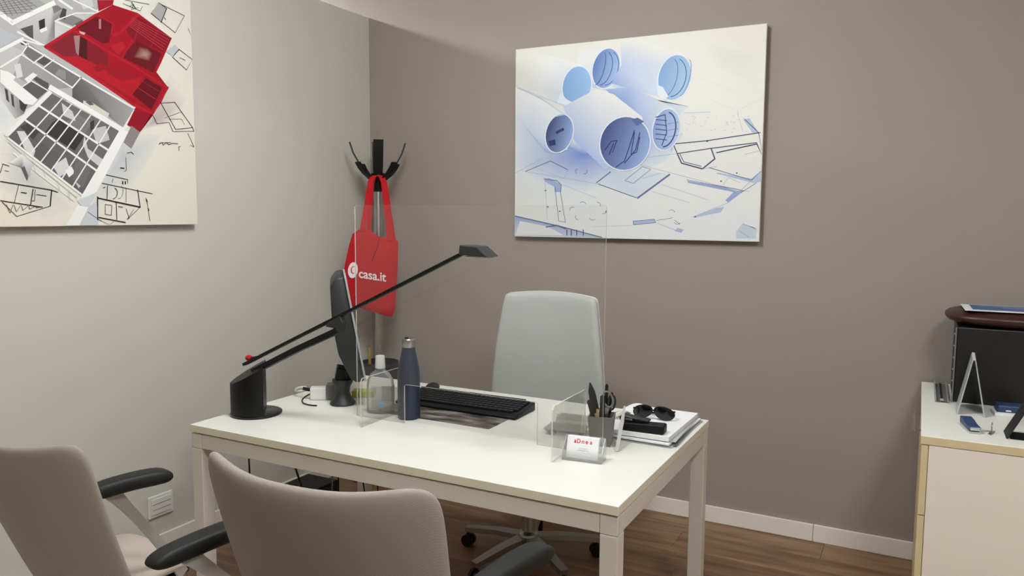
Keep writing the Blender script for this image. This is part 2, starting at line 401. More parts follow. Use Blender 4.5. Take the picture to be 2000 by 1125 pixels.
# --- picture of rolled blueprints on the back wall
PX0, PX1, PZ0, PZ1 = -1.908, -0.653, 1.365, 2.331
pic = thing('wall_picture', 'wide canvas print of rolled blueprints on the taupe wall', 'picture', (-1.29, YB-0.011, PZ0))
b_ = MB(); b_.box((PX0, YB-0.040, PZ0), (PX1, YB-0.022, PZ1), 0.001)
b_.build('canvas', M_CANVAS, pic, world=True)
for z in (PZ0+.12, PZ1-.16): MB().box((PX0+.1, YB-.0218, z), (PX1-.1, YB-.0005, z+.03)).build('batten', M_CANV2, pic, world=True)
p = Print(1, YB-0.040, -1, 2.343, (960, 20)); p.clip = ((0, PX0+.002, PX1-.002), (2, PZ0+.002, PZ1-.002))
p.poly([(100, 170), (700, 110), (1275, 55), (1250, 600), (1225, 1065), (600, 1045), (95, 1035), (105, 600)], None,
       [(226, 224, 214), (234, 231, 222), (236, 232, 222), (233, 231, 224), (226, 228, 228), (222, 225, 224), (224, 225, 216), (214, 220, 222)])
p.up()
p.fan([(110, 480), (250, 560), (520, 640), (760, 600), (880, 560), (800, 690), (640, 760), (430, 830), (240, 800), (105, 720)], (420, 660), (120, 146, 206), (214, 220, 226))
p.fan([(540, 340), (620, 330), (780, 420), (900, 440), (860, 480), (700, 470)], (640, 385), (150, 176, 222), (216, 222, 228))
p.fan([(980, 150), (1110, 170), (1250, 230), (1180, 330), (1020, 260)], (1110, 220), (226, 226, 218), (233, 231, 223))
p.up()
LB, DB, MBL = (166, 176, 196), (58, 62, 96), (150, 166, 204)
# sheets lying flat: edges and shaded blocks
p.poly([(105, 942), (310, 985), (505, 1040), (105, 1032)], None, [(150, 166, 200), (120, 134, 176), (176, 186, 210), (206, 212, 220)])
p.poly([(130, 965), (260, 990), (330, 1030), (110, 1028)], (222, 224, 222))
p.line([(105, 942), (310, 988), (505, 1040)], 5, (88, 100, 140))
for x in (345, 365, 390, 420): p.line([(x, 1005), (x, 1030)], 4, DB)
p.line([(250, 992), (300, 985), (340, 1000)], 6, (92, 104, 150))
p.poly([(1120, 1010), (1150, 975), (1215, 1000), (1210, 1045), (1120, 1045)], (196, 206, 218))
p.line([(1135, 1010), (1180, 1040)], 3, LB); p.line([(1150, 978), (1212, 1000)], 3, LB)
p.poly([(240, 772), (262, 768), (318, 796), (315, 832), (290, 832), (288, 808), (245, 785)], (160, 176, 208))
p.poly([(500, 798), (560, 742), (640, 712), (815, 752), (668, 860)], None, [(206, 214, 224), (196, 206, 222), (210, 216, 224), (216, 222, 226), (206, 214, 224)])
p.poly([(895, 780), (1060, 808), (1120, 826), (1155, 826), (1085, 880), (1070, 870), (1108, 832), (900, 790)], (150, 168, 206))
p.poly([(920, 945), (1030, 905), (1065, 900), (1050, 925), (925, 950)], (176, 192, 216))
p.poly([(648, 965), (745, 957), (752, 972), (650, 982)], (168, 186, 214)); p.poly([(835, 1010), (852, 996), (880, 1004), (868, 1018)], (170, 188, 214))
p.poly([(1150, 498), (1180, 494), (1222, 560), (1195, 562)], (186, 196, 220)); p.poly([(1190, 770), (1235, 735), (1235, 785), (1205, 792)], (186, 200, 220))
p.poly([(1030, 742), (1190, 770), (1205, 792), (1030, 748)], (176, 192, 216))
p.up()
for pts, wd, col in [
    ([(832, 612), (980, 598), (1230, 560)], 4, DB), ([(832, 612), (850, 656), (1005, 632), (1215, 606)], 4, DB), ([(1030, 652), (1215, 612), (1238, 660)], 5, DB),
    ([(850, 656), (870, 700), (965, 726), (1022, 680), (1005, 632)], 6, (84, 84, 120)), ([(862, 658), (880, 694), (960, 714)], 3, DB),
    ([(660, 680), (850, 656)], 2, LB), ([(660, 702), (1030, 800), (1180, 830)], 2, LB), ([(1160, 500), (1222, 560), (1238, 640)], 3, DB),
    ([(995, 720), (1190, 778), (1238, 735)], 3, (96, 104, 140)), ([(1190, 778), (1080, 882), (925, 945)], 2, LB), ([(1140, 836), (1210, 792)], 2, DB),
    ([(240, 772), (300, 780), (320, 800), (316, 834)], 3, (96, 104, 140)), ([(290, 808), (308, 965), (338, 970), (316, 834)], 2, DB), ([(245, 785), (255, 950)], 1.6, LB),
    ([(155, 738), (270, 690), (350, 730)], 2.4, DB), ([(155, 738), (490, 795)], 2, LB), ([(488, 795), (662, 858)], 3, DB), ([(668, 860), (815, 752)], 8, (104, 116, 160)),
    ([(480, 790), (545, 740)], 4, (90, 98, 140)), ([(610, 780), (690, 716), (730, 728), (650, 792), (610, 780)], 2, (90, 96, 124)), ([(690, 770), (775, 745)], 2, LB),
    ([(735, 830), (905, 880)], 1.6, LB), ([(780, 798), (990, 868)], 1.6, LB), ([(110, 745), (230, 680)], 2, LB), ([(330, 800), (480, 860)], 1.4, LB),
    ([(1060, 808), (1155, 826)], 2, DB), ([(893, 776), (1060, 808)], 2, (96, 104, 140)), ([(648, 965), (745, 957), (752, 972), (650, 982), (648, 965)], 1.8, DB),
    ([(760, 975), (870, 1018)], 2, LB), ([(755, 962), (830, 950)], 1.6, DB), ([(838, 960), (862, 980)], 1.8, DB), ([(460, 990), (640, 985)], 1.4, LB),
    ([(830, 640), (820, 625), (826, 650)], 2, LB), ([(1060, 800), (1085, 765), (1140, 790)], 1.6, LB), ([(880, 470), (1000, 466)], 4, (196, 206, 220)), ([(965, 726), (1030, 715)], 2, LB),
    ([(1000, 410), (1110, 455)], 1.2, (206, 210, 214)), ([(950, 310), (1110, 370)], 1.2, (214, 216, 216)), ([(1250, 400), (1120, 460)], 1.2, (206, 210, 214)),
    ([(1125, 465), (1150, 555)], 1.4, LB), ([(1160, 660), (1240, 640)], 1.6, LB), ([(220, 690), (200, 720), (330, 770), (360, 720), (290, 680)], 1.6, LB)]:
    p.line(pts, wd, col)
for cx_, cy_, t0 in ((418, 888, 3.5), (485, 890, 4.4), (512, 920, -.6), (462, 950, .4), (398, 948, 1.4), (372, 912, 2.6), (825, 925, 3.6), (850, 968, 0.2), (398, 738, 2), (424, 738, -1)):
    p.arc((cx_, cy_), 14, 11, 0.2, t0, t0+2.4, 2.2, (112, 116, 130), 6)
for i in range(34):
    x, y = random.uniform(880, 1215), random.uniform(480, 560); p.line([(x, y), (x+random.uniform(3, 9), y-1)], 1.6, LB)
for x, y in ((255, 900), (310, 920), (245, 825), (522, 922), (1048, 782), (930, 945), (1120, 745), (985, 600)): p.line([(x, y), (x+5, y)], 5, (70, 74, 96))
p.up()
# the rolls, back to front: body with a shaded underside, then mouth
WHT = (230, 231, 228)
def roll(body, cols, c, a, b, t, ca, cb, rim=(226, 232, 238), lines=()):
    p.poly(body, None, cols); p.up(); p.ell(c, a+5, b+5, t, rim); p.up(); p.ell(c, a, b, t, ca, cb); p.up()
    for (u0, u1, k, wd, col) in lines: p.arc((c[0]+k*a, c[1]), a*(1-abs(k))*.9, b*.86, t, u0, u1, wd, col, 12)
    p.up()
roll([(395, 185), (530, 172), (585, 225), (520, 365), (440, 350), (390, 260)], [WHT, WHT, WHT, (190, 204, 228), (196, 208, 228), WHT], (525, 266), 60, 92, 0.26, (104, 130, 188), (170, 196, 228),
     lines=((-1.4, 1.4, 0.1, 3, (70, 90, 146)), (-1.4, 1.4, -.25, 3, (70, 90, 146)), (-1.3, 1.4, -.55, 3, (64, 84, 140))))
roll([(590, 140), (660, 128), (880, 200), (930, 260), (800, 418), (760, 395), (548, 335), (595, 250)], [WHT, (236, 234, 228), (234, 234, 230), WHT, (206, 216, 230), (206, 216, 232), (150, 172, 216), (190, 204, 230)],
     (838, 308), 72, 104, 0.26, (140, 172, 214), (176, 202, 230), lines=((-1.45, 1.35, -0.1, 3, (60, 76, 120)), (-1.4, 1.4, -.4, 3, (96, 116, 160)), (-1.3, 1.3, .55, 3, (110, 140, 190))))
p.poly([(755, 340), (785, 352), (810, 395), (785, 412), (762, 390)], (226, 232, 236)); p.up()
roll([(520, 362), (640, 352), (840, 450), (760, 520), (735, 640), (690, 500), (600, 430)], [(160, 180, 220), (176, 192, 226), (222, 226, 228), (196, 208, 228), (180, 196, 226), (176, 194, 226), (140, 162, 212)],
     (800, 546), 60, 94, 0.2, (140, 160, 206), (184, 204, 230), lines=((-1.5, 1.4, -.1, 6, (70, 84, 136)),))
for k in range(5): p.line([(752, 500+k*22), (802, 506+k*22)], 4, (70, 84, 136))
for k in range(3): p.line([(806, 520+k*30), (856, 512+k*30)], 2, (110, 124, 170))
p.line([(752, 490), (795, 478), (802, 560), (780, 620)], 4, (64, 78, 130)); p.up()
roll([(110, 186), (300, 215), (430, 254), (420, 430), (310, 425), (200, 385), (110, 348)], [(226, 224, 214), WHT, (232, 232, 230), (196, 210, 230), (214, 221, 228), (220, 224, 224), (224, 224, 216)],
     (392, 347), 64, 90, 0.2, (134, 172, 218), (158, 192, 230))
p.poly([(318, 378), (345, 408), (400, 436), (350, 438), (300, 424)], (222, 230, 240)); p.up()
roll([(330, 440), (480, 362), (560, 385), (690, 488), (705, 560), (525, 735), (380, 595)], [(196, 206, 226), (232, 233, 230), (234, 234, 230), (230, 231, 230), (220, 226, 230), (176, 194, 226), (168, 188, 224)],
     (612, 610), 112, 122, 0.35, (76, 88, 136), (150, 174, 216), rim=(232, 236, 238))
for pts in ([(655, 550), (640, 600), (610, 690), (570, 718)], [(680, 560), (660, 640), (610, 700)], [(655, 560), (640, 660), (665, 650), (680, 580)], [(520, 640), (550, 600), (575, 596), (555, 650)], [(540, 660), (560, 610)]): p.line(pts, 4, (52, 60, 104))
p.poly([(640, 500), (665, 530), (700, 510), (670, 492)], (96, 112, 160)); p.up()
roll([(110, 352), (200, 392), (335, 470), (350, 640), (250, 650), (180, 560), (110, 488)], [(232, 233, 230), (230, 232, 230), (222, 228, 232), (206, 216, 230), (160, 180, 220), (196, 208, 228), (214, 220, 226)],
     (312, 564), 60, 88, 0.26, (70, 80, 122), (150, 174, 216))
p.line([(120, 356), (230, 405), (335, 478), (300, 486)], 3, (186, 200, 226)); p.poly([(262, 600), (292, 590), (296, 616), (268, 622)], (56, 64, 104)); p.line([(300, 560), (330, 545)], 12, (60, 66, 108))
p.up()
p.build('print', pic)

# --- picture of an architectural model on the left wall
PY0, PY1, QZ0, QZ1 = 1.15, 2.396, 1.4304, 2.400
pic2 = thing('wall_picture', 'canvas print of a white and red house model on the left wall', 'picture', (XL+0.011, 1.78, QZ0))
b_ = MB(); b_.box((XL+0.022, PY0, QZ0), (XL+0.040, PY1, QZ1), 0.001); b_.build('canvas', M_CANVAS, pic2, world=True)
for z in (QZ0+.12, QZ1-.16): MB().box((XL+.0005, PY0+.1, z), (XL+.0218, PY1-.1, z+.03)).build('batten', M_CANV2, pic2, world=True)
p = Print(0, XL+0.040, 1, 2.3429, (0, 0)); p.clip = ((1, PY0+.002, PY1-.002), (2, QZ0+.002, QZ1-.002))
p.poly([(-700, -100), (0, -60), (870, -20), (905, 1035), (450, 1040), (0, 1050), (-700, 1060)], None,
       [(210, 208, 200), (214, 212, 204), (222, 218, 206), (226, 220, 202), (224, 218, 204), (226, 218, 200), (224, 216, 200)])
p.up()
p.fan([(560, 590), (640, 610), (740, 620), (690, 720), (600, 850), (440, 950), (400, 930)], (560, 720), (186, 190, 194), (218, 214, 204))
p.fan([(0, 560), (60, 640), (260, 860), (330, 960), (200, 1000), (60, 900), (0, 860)], (130, 800), (190, 190, 188), (220, 214, 202))
p.fan([(640, 600), (740, 420), (780, 330), (860, 450), (790, 560)], (700, 560), (176, 160, 160), (222, 216, 204))
p.fan([(0, 420), (90, 520), (30, 610), (-60, 600)], (10, 520), (200, 206, 210), (222, 218, 208))
p.poly([(-20, -40), (-330, -60), (-420, 60), (-300, 150), (-20, 330)], g(176)); p.poly([(-330, 70), (-300, 150), (-20, 330), (-20, 250)], g(128))
for pts_, v_ in (([(-290, 10), (-180, -20), (-120, 30), (-230, 70)], 110), ([(-200, 90), (-110, 50), (-30, 110), (-120, 160)], 96), ([(-90, 40), (-20, 10), (-20, 70)], 130)): p.poly(pts_, g(v_))
for pts_ in ([(-420, 60), (-330, -50), (-20, -20)], [(-420, 60), (-300, 75), (-20, 235)], [(-230, 72), (-120, 28)], [(-300, 75), (-180, -24)]): p.line(pts_, 12, g(228))
for pts_ in ([(-520, 700), (-300, 740), (-40, 790)], [(-520, 700), (-540, 820), (-60, 905)], [(-300, 740), (-316, 860)], [(-600, 420), (-480, 380), (-380, 470), (-500, 520), (-600, 420)], [(-180, 640), (-60, 600), (-30, 650)]): p.line(pts_, 4, (60, 58, 56))
p.up()
K = (38, 36, 36)
# model masses, greys
p.poly([(-20, -20), (450, -20), (440, 62), (208, 212), (622, 498), (560, 592), (330, 460), (180, 470), (120, 500), (-20, 380)], g(176)); p.up()
p.poly([(0, 0), (180, 0), (215, 25), (55, 95), (0, 55)], g(160)); p.poly([(0, 128), (84, 170), (0, 215)], (178, 181, 184))
p.poly([(70, 118), (240, 28), (300, 40), (250, 100), (250, 172), (206, 212), (150, 172)], None, [g(186), g(196), g(150), g(120), g(126), g(170), g(176)])
p.poly([(250, 96), (345, 60), (440, 62), (330, 132), (250, 172)], None, [g(196), g(190), g(180), g(186), g(196)])
p.poly([(300, 0), (440, -5), (452, 40), (385, 70), (330, 40)], g(172)); p.poly([(0, 225), (40, 205), (120, 240), (60, 345), (0, 310)], g(186))
p.poly([(330, 400), (372, 352), (615, 498), (560, 582), (480, 520), (330, 450)], None, [g(96), g(110), g(160), g(150), g(110), g(84)])
p.poly([(60, 345), (96, 248), (330, 400), (222, 412), (110, 372)], None, [g(150), g(160), g(146), g(150), g(150)])
p.poly([(0, 380), (60, 430), (130, 470), (110, 520), (70, 545), (0, 450)], None, [g(178), g(170), g(130), g(120), g(176), g(206)])
p.up()
for pts, v in (([(102, 236), (132, 202), (200, 246), (150, 286)], 112), ([(166, 282), (206, 252), (246, 272), (200, 302)], 84), ([(200, 312), (246, 272), (370, 350), (330, 396)], 116),
               ([(150, 362), (166, 350), (222, 382), (220, 416)], 84), ([(96, 402), (142, 372), (216, 416), (170, 456)], 92), ([(92, 132), (150, 114), (152, 186)], 84),
               ([(176, 96), (204, 84), (206, 130), (180, 140)], 52), ([(266, 94), (322, 66), (382, 92), (332, 120)], 128), ([(238, 30), (262, 24), (286, 40), (246, 62)], 120),
               ([(20, 402), (34, 412), (42, 470), (28, 456)], 70), ([(48, 428), (60, 436), (66, 492), (54, 482)], 76), ([(86, 452), (124, 480), (110, 512), (92, 500)], 66),
               ([(268, 316), (300, 322), (300, 368), (250, 340)], 140), ([(90, 186), (122, 192), (112, 208), (96, 204)], 60), ([(360, 0), (420, 0), (428, 30), (380, 44)], 196),
               ([(286, 36), (304, 44), (298, 90), (270, 80)], 70), ([(340, 110), (372, 92), (386, 100), (352, 124)], 92)): p.poly(pts, g(v))
p.poly([(380, 460), (420, 470), (500, 520), (490, 540), (430, 520), (380, 480)], (206, 200, 186)); p.poly([(390, 466), (410, 462), (430, 480), (410, 482)], g(92))
p.poly([(64, 296), (92, 290), (104, 350), (76, 360)], g(206)); p.poly([(180, 136), (212, 122), (216, 138), (186, 150)], g(226)); p.poly([(110, 362), (150, 332), (170, 344), (128, 380)], g(224))
p.up()
for k in range(7): p.line([(-10+k*20, -5), (35+k*22, 80-k*8)], 2, g(90)); p.line([(0, 5+k*10), (150, -30+k*14)], 2, g(110))
for pts, wd in (([(0, 62), (56, 104), (245, 14)], 22), ([(80, 146), (206, 212)], 8), ([(0, 232), (104, 178)], 16), ([(100, 180), (208, 212)], 6), ([(96, 190), (330, 330), (620, 500)], 8),
                ([(96, 248), (330, 402)], 6), ([(330, 402), (372, 352)], 6), ([(150, 290), (206, 250)], 5), ([(200, 310), (246, 272)], 5), ([(100, 246), (130, 200)], 6), ([(0, 308), (96, 250)], 8),
                ([(250, 96), (345, 60), (440, 60)], 5), ([(250, 96), (330, 130)], 5), ([(620, 498), (568, 588)], 14), ([(94, 402), (142, 370), (220, 415)], 5), ([(335, 0), (450, 55)], 6), ([(270, 0), (330, 40)], 10)):
    p.line(pts, wd, g(228))
p.poly([(0, 318), (40, 330), (72, 352), (60, 366), (100, 398), (172, 456), (150, 480), (112, 476), (0, 376)], g(228))
p.up()
# red block
R1, R2, R3 = (156, 22, 36), (104, 20, 29), (172, 27, 41)
p.poly([(205, 212), (440, 62), (515, 22), (630, 60), (785, 175), (735, 290), (715, 330), (768, 400), (700, 520), (640, 605), (580, 572), (620, 490)], R1)
p.poly([(444, 0), (520, 0), (515, 22), (450, 52)], (150, 26, 40)); p.up()
p.poly([(228, 210), (336, 148), (365, 165), (360, 256), (272, 262)], (124, 34, 42)); p.poly([(365, 165), (400, 185), (398, 280), (360, 256)], (74, 24, 24))
p.poly([(398, 185), (492, 246), (494, 304), (440, 292), (398, 282)], (126, 28, 38)); p.poly([(272, 262), (360, 256), (440, 296), (560, 372), (652, 350), (608, 452), (450, 352)], R3)
p.poly([(352, 126), (440, 76), (516, 110), (502, 192), (470, 200), (372, 142)], R2); p.poly([(490, 60), (560, 40), (612, 66), (540, 130), (516, 108)], (150, 22, 36))
p.poly([(570, 130), (632, 76), (785, 176), (742, 238), (602, 176)], (128, 22, 34)); p.poly([(556, 262), (622, 184), (738, 246), (700, 332)], (104, 24, 32))
p.poly([(604, 432), (666, 356), (740, 402), (692, 502)], (98, 20, 28)); p.poly([(580, 572), (612, 506), (700, 526), (640, 605)], (142, 22, 36)); p.poly([(700, 522), (768, 402), (738, 468), (640, 605)], (152, 20, 36))
p.poly([(480, 300), (560, 310), (650, 350), (560, 372), (494, 340)], (150, 24, 38)); p.poly([(425, 310), (460, 286), (500, 310), (440, 330)], (146, 24, 36))
p.poly([(600, 575), (640, 605), (600, 680), (565, 650)], (140, 128, 128)); p.up()
p.poly([(336, 164), (365, 162), (358, 256), (346, 240)], (156, 120, 122)); p.fan([(636, 214), (676, 222), (696, 246), (682, 280), (650, 272), (610, 262)], (664, 250), (176, 142, 128), (112, 36, 40))
p.poly([(360, 142), (390, 150), (384, 160), (366, 154)], (206, 160, 156)); p.line([(456, 90), (456, 130)], 10, (170, 120, 120)); p.poly([(500, 210), (560, 190), (575, 215), (540, 250)], (176, 30, 44))
for pts, wd in (([(205, 213), (440, 66)], 11), ([(207, 214), (410, 340), (608, 478), (698, 520)], 12), ([(340, 142), (470, 222), (640, 320), (740, 386), (768, 402)], 9), ([(505, 165), (548, 152), (630, 66)], 12), ([(604, 182), (560, 262)], 6), ([(700, 518), (766, 404)], 8), ([(440, 64), (514, 108), (502, 192)], 5)):
    p.line(pts, wd, (174, 28, 42))
for k in range(6): p.line([(590+k*3, 118-k*9+k*2), (745+k*7, 228-k*11)], 2.5, (186, 62, 72))
p.line([(640, 100), (615, 180)], 3, (160, 40, 50)); p.line([(720, 136), (690, 215)], 3, (160, 40, 50)); p.line([(630, 402), (712, 455)], 2.5, (170, 50, 60)); p.line([(650, 372), (730, 420)], 2.5, (150, 34, 46)); p.up()
# pergola block in front
p.poly([(225, 408), (240, 430), (548, 602), (378, 902), (35, 628)], None, [g(118), g(104), g(110), g(96), g(96)]); p.up()
for pts, v in (([(238, 560), (270, 540), (390, 615), (340, 690), (205, 605)], 58), ([(130, 560), (180, 600), (150, 640), (90, 580)], 70), ([(300, 560), (350, 520), (420, 560), (390, 610)], 120),
               ([(165, 640), (240, 690), (200, 745), (160, 720)], 92), ([(420, 590), (482, 576), (500, 640), (440, 660)], 190), ([(280, 470), (330, 510), (345, 555), (290, 530)], 196),
               ([(385, 620), (400, 680), (470, 730), (450, 760), (400, 720), (378, 660)], 200), ([(240, 760), (300, 720), (320, 780), (270, 810)], 206), ([(296, 780), (326, 762), (340, 790), (314, 812)], 232),
               ([(335, 820), (380, 790), (400, 810), (358, 862)], 190), ([(75, 600), (110, 600), (160, 690), (150, 720), (110, 680)], 206), ([(350, 700), (420, 760), (380, 860), (330, 820)], 110),
               ([(200, 500), (250, 470), (280, 500), (230, 550)], 108), ([(410, 560), (430, 548), (428, 590), (412, 600)], 60)): p.poly(pts, g(v))
p.up()
A0, A1, B0, B1 = (240, 425), (545, 600), (40, 628), (378, 893)
for k in range(1, 7):
    t = k/7; p.line([(A0[0]+(A1[0]-A0[0])*t, A0[1]+(A1[1]-A0[1])*t), (B0[0]+(B1[0]-B0[0])*t, B0[1]+(B1[1]-B0[1])*t)], 6, g(226))
for t in (0.30, 0.62): p.line([(A0[0]+(B0[0]-A0[0])*t, A0[1]+(B0[1]-A0[1])*t), (A1[0]+(B1[0]-A1[0])*t, A1[1]+(B1[1]-A1[1])*t)], 9, g(232))
p.line([(228, 400), (560, 596)], 24, g(230)); p.line([(228, 422), (28, 620)], 20, g(226)); p.line([(30, 628), (378, 896)], 10, g(228)); p.poly([(548, 590), (586, 602), (408, 940), (366, 905)], g(234))
p.line([(36, 650), (100, 705), (210, 790), (350, 905)], 4, g(190)); p.line([(60, 700), (170, 790), (340, 920)], 9, g(222))
for x, y in ((110, 700), (150, 735), (200, 775), (262, 830), (310, 870)): p.line([(x, y), (x+8, y+50)], 5, g(206))
p.poly([(40, 745), (100, 705), (150, 750), (125, 826), (96, 766)], None, [g(222), g(226), g(200), g(150), g(120)]); p.poly([(96, 768), (110, 760), (128, 806), (122, 826)], g(96))
p.poly([(350, 918), (440, 880), (408, 944), (372, 944)], (200, 204, 204)); p.poly([(300, 1032), (352, 940), (404, 946), (360, 1032)], g(234)); p.poly([(404, 946), (440, 920), (450, 1032), (364, 1032)], (196, 198, 202))
p.up()
# ink sketches
for pts, wd in (([(0, 830), (235, 870), (262, 880)], 4.5), ([(235, 870), (228, 943)], 5), ([(0, 918), (192, 948)], 4), ([(150, 866), (138, 940)], 4), ([(84, 846), (64, 928)], 2), ([(8, 924), (75, 990), (228, 943)], 2.5),
                ([(95, 880), (120, 884)], 4), ([(166, 890), (210, 897)], 3), ([(160, 868), (156, 920), (142, 918)], 2), ([(10, 750), (40, 760)], 3), ([(12, 750), (0, 790)], 2.5), ([(20, 780), (38, 784)], 2),
                ([(445, 906), (640, 948)], 6), ([(445, 900), (445, 1006)], 5), ([(450, 995), (572, 1018)], 5), ([(465, 838), (696, 887)], 3), ([(628, 868), (640, 948)], 3.5), ([(485, 800), (583, 822)], 3), ([(583, 822), (583, 840)], 2),
                ([(490, 850), (488, 910)], 3), ([(530, 925), (533, 1005)], 3), ([(480, 935), (510, 940), (508, 985), (480, 980), (480, 935)], 2), ([(575, 860), (575, 925)], 1.6), ([(470, 860), (480, 856)], 3), ([(540, 945), (560, 948)], 3),
                ([(640, 948), (580, 1005), (610, 958)], 2), ([(575, 955), (590, 1000)], 2), ([(400, 970), (450, 1005), (500, 1030)], 2.5), ([(500, 1030), (520, 1012)], 2), ([(560, 830), (560, 842)], 5), ([(572, 830), (572, 842)], 5), ([(515, 818), (512, 836)], 2),
                ([(735, 472), (798, 468), (880, 584), (802, 592), (735, 472)], 2.4), ([(695, 520), (716, 566), (772, 560), (790, 602), (886, 600)], 2), ([(752, 540), (828, 512)], 1.6), ([(770, 545), (830, 545), (842, 570)], 1.4), ([(880, 584), (886, 602)], 2),
                ([(725, 660), (740, 652), (745, 664), (760, 652), (770, 662), (790, 656), (812, 658)], 2.6), ([(728, 654), (780, 652)], 2), ([(818, 690), (816, 672), (826, 670)], 2), ([(858, 610), (886, 672), (868, 664)], 1.6), ([(580, 700), (600, 696), (610, 706)], 2.6),
                ([(550, 768), (566, 770)], 5), ([(574, 720), (576, 780), (566, 784)], 1.8), ([(666, 905), (674, 940), (684, 1010)], 1.8), ([(668, 912), (672, 924)], 5), ([(676, 954), (680, 964)], 4),
                ([(560, 16), (640, 50), (650, 30)], 2), ([(570, 0), (680, 20)], 2), ([(600, 10), (620, 40)], 3), ([(690, 62), (724, 14), (842, 72), (800, 150), (690, 62)], 2), ([(724, 14), (760, 40), (735, 102)], 5), ([(750, 80), (756, 90)], 3),
                ([(788, 262), (818, 226), (880, 272), (852, 320), (788, 262)], 2.4), ([(790, 252), (818, 226)], 6), ([(820, 264), (846, 276)], 2), ([(860, 130), (880, 172)], 1.4), ([(590, 30), (610, 20), (600, 44), (630, 36)], 2)):
    p.line(pts, wd, K)
p.poly([(690, 58), (724, 14), (758, 40), (735, 98)], (168, 166, 164)); p.poly([(756, 235), (800, 204), (815, 226), (788, 258)], (186, 190, 196))
for k in range(5): p.line([(28+k*34, 936+k*2), (44+k*30, 975-k*6), (58+k*34, 938+k*2)], 2, K)
p.arc((515, 885), 20, 26, 0.2, -1.4, 1.3, 3, K, 8); p.arc((545, 880), 16, 30, 0.2, -1.4, 1.6, 1.6, (90, 88, 88), 8)
p.build('print', pic2)

# wall socket plate on the left wall
so = thing('wall_socket', 'cream wall socket plate low on the left wall', 'wall socket', (XL, 2.178, 0.21))
MB().box((0.0, -0.062, -0.048), (0.010, 0.062, 0.048), 0.003).build('plate', M_WHITEP, so)
MB().box((0.0102, -0.050, -0.034), (0.0135, 0.050, 0.034), 0.001).build('insert', M_WHITEP, so)
for z in (-0.012, 0.012): MB().box((0.0136, -0.046, z-0.0008), (0.0142, 0.046, z+0.0008)).build('seam', M_GREYP, so)

# added sheet standing in for the pale area along the left wall
tag(MB().box((XL+0.03, -0.6, 0.0006), (-1.42, 1.815, 0.0046), 0.0015).build('pale_area_sheet', M_PALE), 'added pale beige sheet on the floor under the two grey visitor chairs', 'floor mat')

# ------------------------------------------------------------------ desk
DX0, DX1, DY0, DY1, DZ = -2.252, -0.654, 1.830, 2.786, 0.74
desk = thing('office_desk', 'long white office desk with square metal legs', 'desk', ((DX0+DX1)/2, (DY0+DY1)/2, 0))
tp = MB(); tp.box((DX0, DY0, DZ-0.026), (DX1, DY1, DZ), 0.0012)
for i, f in enumerate(tp.f):   # edge band on the four vertical sides
    n = (tp.v[f[1]]-tp.v[f[0]]).cross(tp.v[f[2]]-tp.v[f[1]]); tp.mi[i] = 1 if n.length > 0 and abs(n.normalized().z) < 0.3 else 0
tp.build('desktop', [M_DESK, M_EDGE], desk, world=True)
ZT = DZ-0.031; LW = 0.05; ZA = ZT-0.052
for x0, x1 in ((DX0+.002, DX0+.002+LW), (DX1-.002-LW, DX1-.002)):
    for y0, y1 in ((DY0+.004, DY0+.004+LW), (DY1-.002-LW, DY1-.002)):
        MB().box((x0, y0, 0.0005), (x1, y1, ZA-0.0008), 0.0025).build('leg', M_LEG, desk, world=True)
        MB().box((x0, y0, ZA), (x1, y1, ZT), 0.002).build('corner_block', M_LEG, desk, world=True)
for y0 in (DY0+.005, DY1-.003-LW+.004): MB().box((DX0+.003+LW, y0, ZA+.001), (DX1-.003-LW, y0+.042, ZT), 0.002).build('rail', M_LEG, desk, world=True)
for x0 in (DX0+.003, DX1-.003-.042): MB().box((x0, DY0+.005+LW, ZA+.001), (x0+.042, DY1-.003-LW, ZT), 0.002).build('rail', M_LEG, desk, world=True)
for x in (-2.0, -1.45, -0.9): MB().box((x-.02, DY0+.05, ZT+.0002), (x+.02, DY1-.05, DZ-.0262)).build('spacer', M_BLKMAT, desk, world=True)

